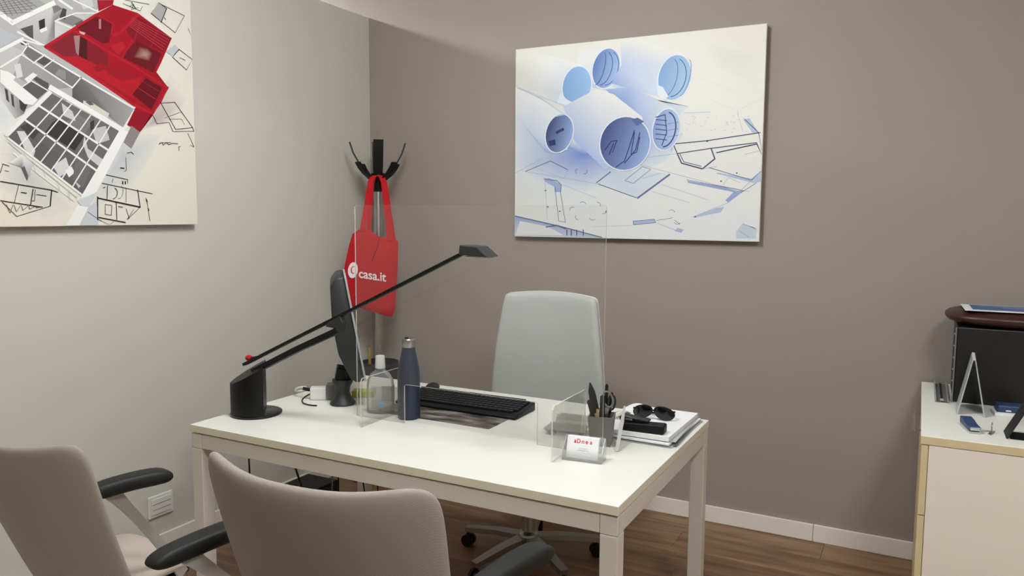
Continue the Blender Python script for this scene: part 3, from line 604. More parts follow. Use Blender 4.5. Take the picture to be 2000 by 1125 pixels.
# ------------------------------------------------------------------ visitor chairs
def visitor_chair(label, loc, rz, hw, ztop, wrap, arm_r, arm_l, zarm, zlow=0.33, sw=0.24, rec=0.212):
    """local: +y forward, back centre over the origin"""
    t = thing('visitor_chair', label, 'chair', loc, rz, 'grey visitor chairs in front of the desk')
    H = ztop-zlow
    def fn(u, v):
        k = (v+1)/2; ww = hw*(0.86+0.14*k**0.7)
        return (u*ww, wrap*abs(u)**2.2*(0.6+0.4*k)+rec*(1-k)**1.15, zlow+H*k+0.040*abs(u)**3*k)
    MB().pillow(fn, 0.021, 44, 44, corner=9, edge=16).build('backrest', M_FAB, t, smooth=True, angle=80)
    def sfn(u, v): return (u*sw, 0.375+v*0.155, 0.385-0.012*v*v*(1 if v > 0 else 0)-0.008*(1-u*u))
    MB().pillow(sfn, 0.030, 22, 22, corner=6, edge=6).build('seat', M_SEATF, t, smooth=True, angle=80)
    MB().box((-sw+.03, .25, .332), (sw-.03, .50, .354), 0.006).build('seat_pan', M_BLACK, t)
    for s in (-1, 1):       # uprights tying back to seat
        MB().strip(bez((s*.13, .28, .326), (s*.13, .26, .322), (s*.13, .248, .34), (s*.13, .246, .40)), (1, 0, 0), 0.045, 0.012).build('back_bracket', M_BLACK, t, smooth=True)
    for s, ar in ((1, arm_r), (-1, arm_l)):
        (xa, ya), (xb, yb) = ar     # rear and front end of the arm pad
        d = Vector((xb-xa, yb-ya, 0)); L = d.length; d /= L; sd = Vector((d.y, -d.x, 0)); mid = Vector(((xa+xb)/2, (ya+yb)/2, zarm))
        def afn(u, v, d=d, sd=sd, mid=mid, L=L): return mid + d*(v*L/2) + sd*(u*(0.034+0.004*v)) + Vector((0, 0, -0.008*v*v))
        MB().pillow(afn, 0.021, 16, 34, corner=5.5, edge=6.5).build('arm_pad', M_ARM, t, smooth=True, angle=80)
        a0 = mid - d*(L*0.22) + Vector((0, 0, -0.014)); xs = s*(sw-.012); e0 = Vector((xs, min(a0.y+.26, .47), .345))
        q = [a0.lerp(e0, k_/10)+Vector((0, 0, .012*math.sin(PI*k_/10))) for k_ in range(11)]
        wd_ = (e0-a0).cross(Vector((1, 0, 0))).normalized()
        MB().strip(q, wd_, [.046, .036, .031, .029, .028, .028, .028, .029, .031, .034, .038], 0.010).build('arm_strut', M_SATIN, t, smooth=True)
    for sx in (-1, 1):
        MB().tube([(sx*(sw-.04), .27, .331), (sx*.205, .16, .012)], [.012, .010], 12).build('leg', M_CHROME, t, smooth=True)
        MB().tube([(sx*(sw-.04), .48, .331), (sx*.205, .54, .012)], [.012, .010], 12).build('leg', M_CHROME, t, smooth=True)
    for sx, y in ((-1, .16), (1, .16), (-1, .54), (1, .54)): MB().lathe([(.013, .005), (.015, .008), (.013, .02)], (sx*.205, y, 0), 14).build('foot_glide', M_BLACK, t)
    return t
visitor_chair('grey mesh-back visitor chair with black arms in front of the desk middle', (-1.125, 1.150, 0), 0.05, 0.315, 0.930, 0.085,
              ((0.335, 0.12), (0.390, 0.45)), ((-0.385, -0.03), (-0.335, 0.30)), 0.70)
visitor_chair('grey mesh-back visitor chair near the left wall, cut by the photo edge', (-2.19, 1.135, 0), 0.0, 0.285, 0.865, 0.085,
              ((0.200, 0.135), (0.252, 0.365)), ((-0.335, 0.0), (-0.315, 0.20)), 0.720, sw=0.185)

# ------------------------------------------------------------------ office chair behind the desk
oc = thing('office_chair', 'pale grey high-back swivel office chair behind the desk', 'chair', (-1.43, 2.87, 0))
def ofn(u, v):
    k = max(0.0, (v+1)/2); ww = 0.282-0.062*k**1.6
    return (-0.008-0.020*(1-k)+u*ww, 0.26-0.05*u*u+0.05*(k-.5)**2-0.02*k, 0.58+0.560*k-0.014*u*u*k)
MB().pillow(ofn, 0.020, 36, 36, corner=34, edge=22).build('backrest', M_OCH, oc, smooth=True, angle=80)
def ofr(u, v): 
    q = Vector(ofn(u*1.008, v*1.006)); q.y += 0.018; return q
MB().pillow(ofr, 0.008, 30, 30, corner=34, edge=22).build('back_shell', M_OCHE, oc, smooth=True, angle=80)
def osf(u, v): return (u*.25, .0+v*.24, .47-0.02*max(0, -v)**3)
MB().pillow(osf, .038, 22, 22, corner=6, edge=6).build('seat', M_OCH, oc, smooth=True, angle=80)
MB().strip(bez((0, .10, .42), (0, .33, .40), (0, .335, .5), (0, .305, .66)), (1, 0, 0), .08, .016).build('back_stem', M_BLACK, oc, smooth=True)
MB().box((-.12, -.13, .385), (.12, .14, .43), .01).build('mechanism', M_BLACK, oc)
MB().lathe([(.030, .09), (.030, .24), (.022, .245), (.022, .39)], (0, 0, 0), 20).build('gas_column', M_STEEL, oc, smooth=True)
MB().lathe([(.045, .085), (.05, .10), (.045, .125), (.032, .135)], (0, 0, 0), 20).build('hub', M_STEEL, oc, smooth=True)
for k in range(5):
    a = math.radians(-180+72*k); d = Vector((math.cos(a), math.sin(a), 0)); s_ = Vector((-d.y, d.x, 0))
    sp = MB(); pts = [d*.03+Vector((0, 0, .105)), d*.15+Vector((0, 0, .10)), d*.31+Vector((0, 0, .078))]
    sp.strip(pts, s_, [.055, .046, .034], .022); st = sp.build('star_leg', M_STEEL, oc, smooth=True)
    c0 = d*.30; cm = MB()
    for q in (-1, 1):
        bm = bmesh.new(); bmesh.ops.create_cone(bm, cap_ends=True, segments=18, radius1=.027, radius2=.027, depth=.016)
        for v in bm.verts: v.co = Vector((c0.x, c0.y, .0285)) + s_*(v.co.z+q*.013) + d*v.co.x + Vector((0, 0, v.co.y))
        cm.bm(bm)
    cm.tube([c0+Vector((0, 0, .03)), c0+Vector((0, 0, .068))], .008, 8); cm.build('caster', M_BLACK, st)

# ------------------------------------------------------------------ desk lamp
lp = thing('desk_lamp', 'black cantilever desk lamp with long thin arm on the desk corner', 'desk lamp', (-2.158, 2.050, DZ))
MB().lathe([(.091, 0), (.093, .002), (.093, .008), (.090, .010)], (0, 0, 0), 44).build('base_disc', M_BLACKG, lp, smooth=True)
# half-round weighted body, its top cut on a slope
R_ = .090; xc = 0.032; a0 = math.acos(xc/R_); pts = [(R_*math.cos(a0+(2*PI-2*a0)*i/30), R_*math.sin(a0+(2*PI-2*a0)*i/30)) for i in range(31)]
def ztop_(x): return 0.120+(x+R_)*0.55
bd = MB(); n = len(pts); bd.add([(x, y, .0105) for x, y in pts]+[(x, y, ztop_(x)) for x, y in pts], [tuple(range(n))[::-1], tuple(range(n, 2*n))]+[(i, (i+1) % n, n+(i+1) % n, n+i) for i in range(n)])
bd.xf(Matrix.Rotation(math.radians(42), 4, 'Z')); AO = Matrix.Translation((.016, 0, 0)); bd.build('body', M_BLACK, lp, smooth=True, angle=40)
MB().strip([(-.02, 0, .160), (.20, 0, .264), (.385, 0, .345)], (0, 1, 0), .030, .020).xf(AO).build('lower_arm', M_BLACK, lp)
MB().prism([(.335, .355), (.350, .372), (.400, .395), (.412, .372), (.400, .338), (.370, .328), (.378, .352)], 1, -.013, .013, .002).xf(AO).build('joint', M_DGREY, lp)
MB().strip([(-.070, 0, .181), (.90, 0, .631)], (0, 1, 0), .020, .010).xf(AO).build('upper_arm', M_BLACK, lp)
for k in range(9):
    t = .60+k*.018; x = -.070+.97*t; z = .181+.45*t; MB().tube([(x, -.0104, z), (x, -.0116, z)], .0034, 8).xf(AO).build('vent_hole', M_BLACKG, lp)
MB().prism([(.890, .622), (.893, .652), (.955, .648), (.994, .617), (.945, .619)], 1, -.035, .035, .003).xf(AO).build('lamp_head', M_DGREY, lp)
MB().box((.905, -.025, .612), (.985, .025, .6175), .001).xf(AO).build('lamp_lens', M_WHITEP, lp)
lb = thing('ladybird_ornament', 'tiny red and black ladybird clipped on the lamp arm tail', 'ornament', (-2.188, 2.050, DZ+.2015))
MB().sphere((0, 0, .006), .013, 1.15, 1, .85).build('shell', M_RED, lb, smooth=True); MB().sphere((.017, 0, .005), .008, 1, 1, .9).build('head', M_BLACK, lb, smooth=True)
for q in (-1, 1): MB().tube([(.020, q*.003, .009), (.030, q*.006, .015)], .0012, 6).build('antenna', M_BLACK, lb)

# ------------------------------------------------------------------ monitor, seen edge-on
mo = thing('computer_monitor', 'dark computer monitor with thin silver front rim, seen edge-on', 'monitor', (-1.965, 2.325, DZ), math.atan2(.655, .755))
# local: +x = the way the screen faces, y = across the screen
tilt = Matrix.Translation((0.026, .10, .305)) @ Matrix.Rotation(math.radians(-10), 4, 'Y')
hy, hz = .185, .205
mb = MB(); prof = [(-.062, -.45), (-.052, .55), (-.02, 1.0)]
def mfn(u, v):
    return (-.030-0.028*(1-(abs(u))**2.5)*(1-abs(v)**3)*1.0, u*hy, v*hz)
bmx = MB()
bmx.prism([(-.020, -hz), (.010, -hz), (.010, hz), (-.020, hz), (-.048, hz*.86), (-.066, hz*.2), (-.066, -hz*.4), (-.040, -hz*.9)], 1, -hy, hy, .008).xf(tilt).build('housing', M_DGREY, mo, smooth=True, angle=50)
fb = MB()
for lo, hi in (((.0102, -hy, -hz), (.018, -hy+.016, hz)), ((.0102, hy-.016, -hz), (.018, hy, hz)), ((.0102, -hy+.016, -hz), (.018, hy-.016, -hz+.02)), ((.0102, -hy+.016, hz-.016), (.018, hy-.016, hz))): fb.box(lo, hi, .0015)
fb.xf(tilt).build('front_rim', M_SILVER, mo)
MB().box((.0101, -hy+.016, -hz+.02), (.0125, hy-.016, hz-.016)).xf(tilt).build('screen', M_LENS, mo)
MB().prism([(-.040, .098), (-.030, .150), (.012, .140), (.022, .100), (.010, .088), (-.020, .086)], 1, -.02, .06, .004).build('hinge', M_BLACK, mo)
MB().lathe([(.046, .0005), (.050, .006), (.046, .014), (.033, .03), (.027, .05), (.030, .07), (.040, .088), (.040, .10)], (-.01, 0.0, 0), 28).build('stand', M_DGREY, mo, smooth=True)

# power adapter + cables behind the lamp
pa = thing('power_adapter', 'white plug adapter with grey end behind the monitor stand', 'adapter', (-2.075, 2.36, DZ), math.radians(35))
MB().box((-.075, -.022, .0005), (-.012, .022, .050), .004).build('body', M_WHITEP, pa); MB().box((-.0118, -.026, .0005), (.042, .026, .062), .004).build('grey_end', M_GREYP, pa)
MB().tube([(-.105, 0, .045), (-.075, 0, .038)], .007, 10).build('plug', M_BLACK, pa)
tag(MB().tube(bez((-2.16, 2.32, DZ+.046), (-2.21, 2.30, DZ+.05), (-2.26, 2.33, DZ+.004), (-2.255, 2.42, DZ+.0045), 16), .0042, 8).build('white_cable', M_WHITEP, smooth=True), 'white power cable running from the plug adapter to the desk edge', 'cable')
tag(MB().tube(bez((-2.20, 2.40, DZ+.0035), (-2.16, 2.24, DZ+.0035), (-2.08, 2.22, DZ+.0035), (-2.035, 2.24, DZ+.0035), 20), .0026, 8).build('black_cable', M_BLACK, smooth=True), 'thin black cable lying on the desk beside the monitor stand', 'cable')
tag(MB().tube(bez((-2.241, 2.085, DZ+.012), (-2.262, 2.10, DZ+.03), (-2.272, 2.11, DZ-.05), (-2.275, 2.12, .40), 16), .0032, 8).build('lamp_cord', M_BLACK, smooth=True), 'black lamp cord dropping over the left desk edge', 'cable')
tag(MB().box((-.045, -.03, .0005), (.045, .03, .026), .002).xf(Matrix.Translation((-1.985, 2.465, DZ)) @ Matrix.Rotation(.5, 4, 'Z')).build('note_pad', M_LIME), 'lime green note pad lying behind the monitor', 'note pad')
tag(MB().box((-.035, -.03, .0005), (.035, .03, .062), .003).xf(Matrix.Translation((-1.845, 2.47, DZ)) @ Matrix.Rotation(.2, 4, 'Z')).build('white_box', M_WHITEP), 'small white box behind the hand sanitizer', 'box')

# ------------------------------------------------------------------ acrylic shield
sh = thing('acrylic_shield', 'clear acrylic desk shield standing on two side feet', 'shield', (-1.33, 2.21, DZ))
YS = 2.21; TH = .0025
pn = [(-1.811, DZ+.0005), (-1.598, DZ+.0005), (-1.598, .876), (-1.592, .881), (-1.078, .881), (-1.072, .876), (-1.072, DZ+.0005), (-.846, DZ+.0005), (-.846, 1.512), (-.850, 1.516), (-1.807, 1.516), (-1.811, 1.512)]
a_ = MB(); vs = [(x, YS-TH, z) for x, z in pn]+[(x, YS+TH, z) for x, z in pn]; n = len(pn)
a_.add(vs, [tuple(range(n)), tuple(range(n, 2*n))[::-1]]); a_.cur = 1; a_.add(vs, [(i, i+n, (i+1) % n+n, (i+1) % n) for i in range(n)])
a_.build('panel', [M_ACR, M_ACRE], sh, world=True)
for xf_, y0, y1 in ((-1.700, 2.092, 2.335), (-.955, 2.070, 2.330)):
    pf = [(y0, DZ+.0005), (y1, DZ+.0005), (y1, .905), (y1-.008, .913), (y0+.010, .913), (y0, .900)]
    a_ = MB(); vs = [(xf_-TH, y, z) for y, z in pf]+[(xf_+TH, y, z) for y, z in pf]; n = len(pf)
    a_.add(vs, [tuple(range(n)), tuple(range(n, 2*n))[::-1]]); a_.cur = 1; a_.add(vs, [(i, i+n, (i+1) % n+n, (i+1) % n) for i in range(n)])
    a_.build('foot', [M_ACR, M_ACRE], sh, world=True)

# ------------------------------------------------------------------ bottles
hs = thing('sanitizer_bottle', 'clear hand sanitizer bottle with white cap behind the shield', 'bottle', (-1.768, 2.292, DZ))
OV = Matrix.Rotation(.49, 4, 'Z') @ Matrix.Diagonal((1.45, .85, 1, 1))
pr_ = [(.031, .0005), (.036, .004), (.0355, .10), (.034, .125), (.024, .150), (.014, .160), (.0125, .168)]
MB().lathe(pr_, (0, 0, 0), 30).xf(OV).build('body', M_PET, hs, smooth=True, angle=60)
MB().lathe([(.0175, .1685), (.019, .170), (.0175, .212), (.016, .216)], (0, 0, 0), 24).build('cap', M_WHITEP, hs, smooth=True)
lbm = MB(); nn = 14; V = []; Fs = []
for i in range(nn+1):
    a = math.radians(-125+150*i/nn); V += [(.0365*math.cos(a), .0365*math.sin(a), .018), (.0365*math.cos(a), .0365*math.sin(a), .105)]
Fs = [(2*i, 2*i+2, 2*i+3, 2*i+1) for i in range(nn)]; lbm.add(V, Fs).xf(OV).build('label', M_FROST, hs, smooth=True)
for i, (a, z) in enumerate(((-88, .030), (-76, .030), (-88, .044), (-76, .044))):
    a = math.radians(a); c0 = Vector((.0372*math.cos(a), .0372*math.sin(a), z)); s_ = Vector((-math.sin(a), math.cos(a), 0))
    MB().add([c0-s_*.0035-Vector((0, 0, .006)), c0+s_*.0035-Vector((0, 0, .006)), c0+s_*.0035+Vector((0, 0, .006)), c0-s_*.0035+Vector((0, 0, .006))], [(0, 1, 2, 3)]).xf(OV).build('label_mark', mat('pale_blue_ink', (140, 172, 216), .7), hs)
bt = thing('water_bottle', 'navy blue steel water bottle with silver cap behind the shield', 'bottle', (-1.628, 2.278, DZ))
MB().lathe([(.036, .0005), (.040, .005), (.041, .012), (.041, .155), (.0395, .180), (.034, .210), (.027, .240), (.0235, .258), (.0225, .262)], (0, 0, 0), 40).build('body', M_NAVY, bt, smooth=True, angle=60)
MB().lathe([(.0225, .2625), (.0235, .264), (.0235, .291), (.021, .294)], (0, 0, 0), 30).build('cap', M_STEEL, bt, smooth=True)
MB().tube([(-.006, -.004, .2945), (-.006, -.004, .299)], .007, 12).build('cap_knob', M_BLACK, bt)

# ------------------------------------------------------------------ keyboard, desk pad, mouse
kb = thing('keyboard', 'black computer keyboard lying on the desk behind the shield', 'keyboard', (-1.535, 2.512, DZ+.0016), math.radians(1))
def kz(y): return .013+(y+.085)*.10
bd = MB(); bd.prism([(-.085, .0005), (.085, .0005), (.085, kz(.085)), (-.060, kz(-.06)), (-.085, .009)], 0, -.265, .265, .003); bd.build('case', M_BLACK, kb, smooth=True, angle=50)
MB().box((-.255, .0845, kz(.085)-.004), (.225, .0875, kz(.085)+.006), .001).build('rear_ridge', M_BLACKG, kb)
keyme = {}
for r in range(6):
    y = -.045+r*.0215; x = -.248; ws = [1]*23
    if r == 0: ws = [1.3, 1.2, 1.2, 6, 1.2, 1.2, 1.2, 1.3, 1, 1, 1, 1.8, 1, 1, 1]
    for w_ in ws:
        wx = .0216*w_
        if x+wx > .256: break
        kk = round(w_, 1)
        if kk not in keyme:
            o = MB().box((-wx/2+.0012, -.0095, 0), (wx/2-.0012, .0095, .006), .0012).build('key', M_BLKMAT, kb); keyme[kk] = o.data
        else:
            o = bpy.data.objects.new('key', keyme[kk]); C.objects.link(o); o.parent = kb
        o.location = (x+wx/2, y, kz(y)+.0002); x += wx
def pad_mat():
    m = bpy.data.materials.new('desk_pad_print'); m.use_nodes = True; N = m.node_tree.nodes; L = m.node_tree.links; b = N['Principled BSDF']; b.inputs['Roughness'].default_value = .55
    tc = N.new('ShaderNodeTexCoord'); mp = N.new('ShaderNodeMapping'); mp.inputs['Scale'].default_value = (6, 16, 1); L.new(tc.outputs['Object'], mp.inputs[0])
    n1 = N.new('ShaderNodeTexNoise'); n1.inputs['Scale'].default_value = 1.6; n1.inputs['Detail'].default_value = 8; L.new(mp.outputs[0], n1.inputs['Vector'])
    cr = N.new('ShaderNodeValToRGB'); e = cr.color_ramp.elements; e[0].position = .36; e[0].color = (*lin((40, 36, 34)), 1); e[1].position = .70; e[1].color = (*lin((176, 166, 156)), 1); k = e.new(.52); k.color = (*lin((104, 96, 90)), 1)
    L.new(n1.outputs['Fac'], cr.inputs[0]); L.new(cr.outputs[0], b.inputs['Base Color']); return m
tag(MB().box((-1.80, 2.288, DZ+.0003), (-1.297, 2.62, DZ+.0015), .0005).build('desk_pad', pad_mat()), 'thin desk pad with a grey landscape photo under the keyboard', 'desk pad')
mu = thing('computer_mouse', 'black computer mouse partly hidden behind the navy bottle', 'mouse', (-1.80, 2.69, DZ), .4)
MB().sphere((0, 0, .0125), .03, 1, 1.6, .6).build('shell', M_BLACK, mu, smooth=True); MB().tube([(-.004, .02, .028), (.004, .02, .028)], .004, 8).build('wheel', M_GREYP, mu)

# ------------------------------------------------------------------ pen cup and friends
cu = thing('pen_cup', 'grey pen cup full of pens and scissors beside the paper stack', 'pen cup', (-.893, 2.322, DZ), .25)
w0, w1, hC = .033, .041, .098; c_ = MB()
def ringq(w_, z): return [(-w_, -w_, z), (w_, -w_, z), (w_, w_, z), (-w_, w_, z)]
c_.add(ringq(w0, .0005)+ringq(w1, hC)+ringq(w1-.004, hC)+ringq(w0-.004, .006), [(3, 2, 1, 0)]+[(i, (i+1) % 4, 4+(i+1) % 4, 4+i) for i in range(4)]+[(4+i, 4+(i+1) % 4, 8+(i+1) % 4, 8+i) for i in range(4)]+[(8+i, 8+(i+1) % 4, 12+(i+1) % 4, 12+i) for i in range(4)]+[(12, 13, 14, 15)])
c_.build('cup', M_GREYP, cu)
cw = cu.matrix_basis
def in_cup(a, b): return [cw @ Vector(a), cw @ Vector(b)]
def pen(label, a, b, r, m, tipm=None):
    t = thing('pen', label, 'pen', cw @ Vector(a)); A, B = in_cup(a, b); d = B-A
    MB().tube([A, A+d*.96, B], [r*.9, r, r*.5], 10).build('barrel', m, t, smooth=True, world=True)
    if tipm: MB().tube([A+d*.55, A+d*.98], r*1.15, 10).build('cap', tipm, t, smooth=True, world=True)
pen('tall black pen standing at the back of the grey cup', (.008, .014, .01), (.012, .020, .195), .0048, M_BLACK, M_BLKMAT)
pen('black marker with a white band in the grey cup', (-.002, -.004, .01), (.004, -.016, .165), .0075, M_BLACK, M_BLKMAT)
pen('short black marker leaning left out of the grey cup', (-.008, .0, .012), (-.040, -.030, .150), .007, M_BLACK)
pen('dark grey ballpoint leaning right in the grey cup', (.016, .006, .01), (.030, .010, .172), .0045, M_DGREY, M_BLACK)
lo = thing('letter_opener', 'wide black letter opener leaning left in the grey cup', 'letter opener', cw @ Vector((-.010, .010, .01)))
A, B = in_cup((-.004, .010, .012), (-.042, .012, .198)); MB().strip([A, A+(B-A)*.45, A+(B-A)*.62, A+(B-A)*.85, B], (.85, .5, 0), [.012, .014, .026, .022, .004], .005).build('blade', M_BLACK, lo, world=True)
MB().strip([A+(B-A)*.36, A+(B-A)*.46], (.85, .5, 0), .017, .008).build('collar', M_TAN, lo, world=True)
pc = thing('wooden_pencil', 'short tan wooden pencil in the grey cup', 'pencil', cw @ Vector((-.012, -.014, .01)))
A, B = in_cup((-.014, -.012, .010), (-.010, -.024, .122)); MB().tube([A, B], .005, 6).build('shaft', M_TAN, pc, world=True); MB().tube([B, B+(B-A).normalized()*.012], [.005, .0008], 6).build('tip', M_BLACK, pc, world=True)
sz = thing('scissors', 'scissors with dark oval finger loops in the grey cup', 'scissors', cw @ Vector((.022, -.012, .01)))
def loop(c0, rx, rz, tl):
    P = []
    for i in range(25):
        t = 2*PI*i/24; x, z = rx*math.cos(t), rz*math.sin(t); P.append(cw @ (Vector(c0)+Vector((x*math.cos(tl)-z*math.sin(tl), 0, x*math.sin(tl)+z*math.cos(tl)))))
    return P
MB().tube(loop((.020, -.012, .152), .015, .026, .25), .0035, 8).build('handle', M_GREYP, sz, smooth=True, world=True); MB().tube(loop((.031, -.004, .140), .012, .024, -.1), .0035, 8).build('handle', M_DGREY, sz, smooth=True, world=True)
A, B = in_cup((.008, -.008, .02), (.018, -.010, .126)); MB().strip([A, B], (1, .2, 0), [.004, .014], .003).build('blade', M_STEEL, sz, world=True)
# grey blade-like ruler leaning on the paper stack
tag(MB().strip([(-.838, 2.385, DZ+.118), (-.832, 2.345, DZ+.075), (-.818, 2.262, DZ+.003)], (.9, .4, 0), [.006, .013, .010], .002).build('steel_ruler', M_STEEL), 'pale steel blade leaning between pen cup and paper stack', 'ruler')

# smoky card tray
tr = thing('card_tray', 'smoky clear two-step tray behind the shield, left of the pen cup', 'tray', (-1.025, 2.375, DZ), .12)
MB().box((-.085, -.045, .020), (.055, .055, .0235), .001).build('lower_shelf', M_SMOKE, tr)
MB().prism([(-.072, .0240), (-.066, .048), (-.052, .056), (.075, .056), (.075, .0240)], 1, .052, .056, 0).build('back_plate', M_SMOKE, tr)
MB().prism([(-.085, .0195), (-.06, .0195), (-.05, .001), (-.056, .001)], 1, -.04, .05).build('support', M_SMOKE, tr); MB().box((.040, -.04, .001), (.044, .05, .0195)).build('support', M_SMOKE, tr)
MB().box((-.05, -.010, .0505), (.075, .0515, .054), .001).build('upper_shelf', M_SMOKE, tr)

# business card holder
ch = thing('card_holder', 'frosted clear business card holder with red-lettered cards', 'card holder', (-.880, 2.140, DZ), math.radians(6))
def side(y0, y1, x0, x1, m, nm, pts): MB().prism(pts, 0, x0, x1).build(nm, m, ch)
side(0, 0, -.060, .060, M_FROST, 'tray', [(-.026, .0005), (.032, .0005), (.032, .005), (-.024, .005)])
side(0, 0, -.060, .060, M_FROST, 'front_lip', [(-.026, .0055), (-.0235, .0055), (-.0165, .030), (-.019, .030)])
side(0, 0, -.060, .060, M_FROST, 'back_plate', [(.004, .0055), (.007, .0055), (.026, .068), (.023, .068)])
for x in (-.0625, .0605): side(0, 0, x, x+.002, M_FROST, 'side_plate', [(-.026, .0005), (.032, .0005), (.030, .066), (.022, .068), (-.019, .030)])
sl = math.atan2(.0195, .064)
def onslope(x, t, off=0): return Vector((x, -.018+.0006+t*math.sin(sl)-off*math.cos(sl), .008+t*math.cos(sl)+off*math.sin(sl)))
cds = MB(); cds.add([onslope(-.052, 0), onslope(.048, 0), onslope(.048, .064), onslope(-.052, .064)]+[v+Vector((0, .014, 0)) for v in (onslope(-.052, 0), onslope(.048, 0), onslope(.048, .064), onslope(-.052, .064))],
   [(0, 1, 2, 3), (7, 6, 5, 4), (0, 4, 5, 1), (1, 5, 6, 2), (2, 6, 7, 3), (3, 7, 4, 0)])
tag(cds.xf(ch.matrix_basis).build('business_cards', [M_PAPER]), 'stack of white business cards with red letters in the clear holder', 'business cards')
cb_ = bpy.data.objects['business_cards']; gl = MB()
for ch_, x in (('a', -.030), ('D', -.022), ('n', -.006), ('e', .006), ('a', .020)):
    vs, fs = text_mesh(ch_, .0175)
    gl.add([ch.matrix_basis @ onslope(v.x+x, v.y+.046, .0006) for v in vs], fs)
gl.build('red_lettering', M_LOGOR, cb_)
gl = MB()
for k, (x0, x1) in enumerate(((-.012, .014), (-.018, .018))): gl.add([ch.matrix_basis @ onslope(x, .030-k*.006+t, .0006) for x, t in ((x0, 0), (x1, 0), (x1, .0012), (x0, .0012))], [(0, 1, 2, 3)])
gl.build('grey_print', M_SILVER, cb_)

# ------------------------------------------------------------------ paper stack, case, sunglasses
def sheet(nm, lab, x0, x1, y0, y1, z0, z1, rz, m, cat, grp=None, c=(-.79, 2.56)):
    return tag(MB().box((x0, y0, z0), (x1, y1, z1), min(.001, (z1-z0)/3)).xf(Matrix.Translation((c[0], c[1], DZ)) @ Matrix.Rotation(rz, 4, 'Z')).build(nm, m), lab, cat, grp)
G = 'papers in the stack at the right desk end'
sheet('document_folder', 'thin grey folder at the bottom of the paper stack', -.105, .118, -.175, .195, .0005, .0045, -.02, M_SILVER, 'folder', G)
sheet('magazine', 'dark-edged magazine near the bottom of the paper stack', -.085, .120, -.165, .19, .0047, .0085, .03, M_GREYP, 'magazine', G)
sheet('document_folder', 'white folder in the middle of the paper stack', -.105, .112, -.180, .18, .0087, .0155, -.03, M_PAPER, 'folder', G)
sheet('paper_sheaf', 'grey-white sheaf below the top pad of the paper stack', -.100, .116, -.165, .185, .0157, .0185, .035, M_SILVER, 'papers', G)
sheet('paper_pad', 'thick white pad on top of the paper stack', -.108, .105, -.172, .18, .0187, .0335, -.012, M_PAPER, 'papers', G)
cl = MB(); N_ = 12; V = []
for i in range(N_+1):
    t = i/N_; x = -.895-.075*t; z = DZ+.034+.030*t-.046*t*t
    V += [(x, 2.62, z), (x+.01, 2.75, z)]
cl.add(V+[(a, b, c_-.0012) for a, b, c_ in V], [(2*i, 2*i+2, 2*i+3, 2*i+1) for i in range(N_)]+[(2*i+1+26, 2*i+3+26, 2*i+2+26, 2*i+26) for i in range(N_)])
tag(cl.build('curled_sheet', M_PAPER, smooth=True), 'curled white sheet hanging off the left of the paper stack', 'paper')
gc = thing('black_stapler', 'black stapler-like case on the front of the paper stack', 'stapler', (-.785, 2.425, DZ+.0337), math.radians(3))
MB().prism([(-.075, .0003), (.072, .0003), (.075, .004), (.075, .026), (.070, .030), (-.060, .026), (-.075, .020)], 1, -.030, .018, .003).build('body', M_BLACK, gc, smooth=True, angle=50)
MB().prism([(-.078, .028), (.02, .0315), (.015, .036), (-.02, .040), (-.070, .046), (-.080, .040)], 1, -.012, .026, .002).build('lid', M_BLACKG, gc, smooth=True, angle=50)
MB().strip([(-.060, -.013, .036), (-.035, -.013, .036)], (0, 0, 1), .007, .001).build('chrome_badge', M_CHROME, gc)
sg = thing('sunglasses', 'black sunglasses lying folded on the paper stack', 'sunglasses', (-.800, 2.585, DZ+.0338), math.radians(4))
for s in (-1, 1):
    def lf(u, v, s=s): return (s*(.038)+u*.034, -.012-.010*(u*s)**2*(.5 if u*s < 0 else 1.6)*-1-.004, .026+v*.0215-.006*u*s)
    MB().pillow(lf, .0022, 16, 16, corner=2.5, edge=6).build('lens', M_LENS, sg, smooth=True, angle=80)
    MB().tube(bez((s*.071, -.004, .032), (s*.075, .03, .026), (s*.05, .055, .008), (-s*.045, .048+s*.006, .004), 12), .0032, 8).build('temple', M_BLACK, sg, smooth=True)
    P = [Vector(lf(math.cos(2*PI*i/28), math.sin(2*PI*i/28))) for i in range(29)]; MB().tube(P, .0028, 8).build('rim', M_BLACK, sg, smooth=True)
MB().tube(bez((-.006, -.014, .030), (-.003, -.018, .036), (.003, -.018, .036), (.006, -.014, .030), 8), .003, 8).build('bridge', M_BLACK, sg, smooth=True)

# ------------------------------------------------------------------ coat rack in the corner
RX, RY = -2.655, 3.440
rk = thing('coat_rack', 'steel coat rack with black curved hooks in the room corner', 'coat rack', (RX, RY, 0), math.atan2(RY, RX)-PI/2)
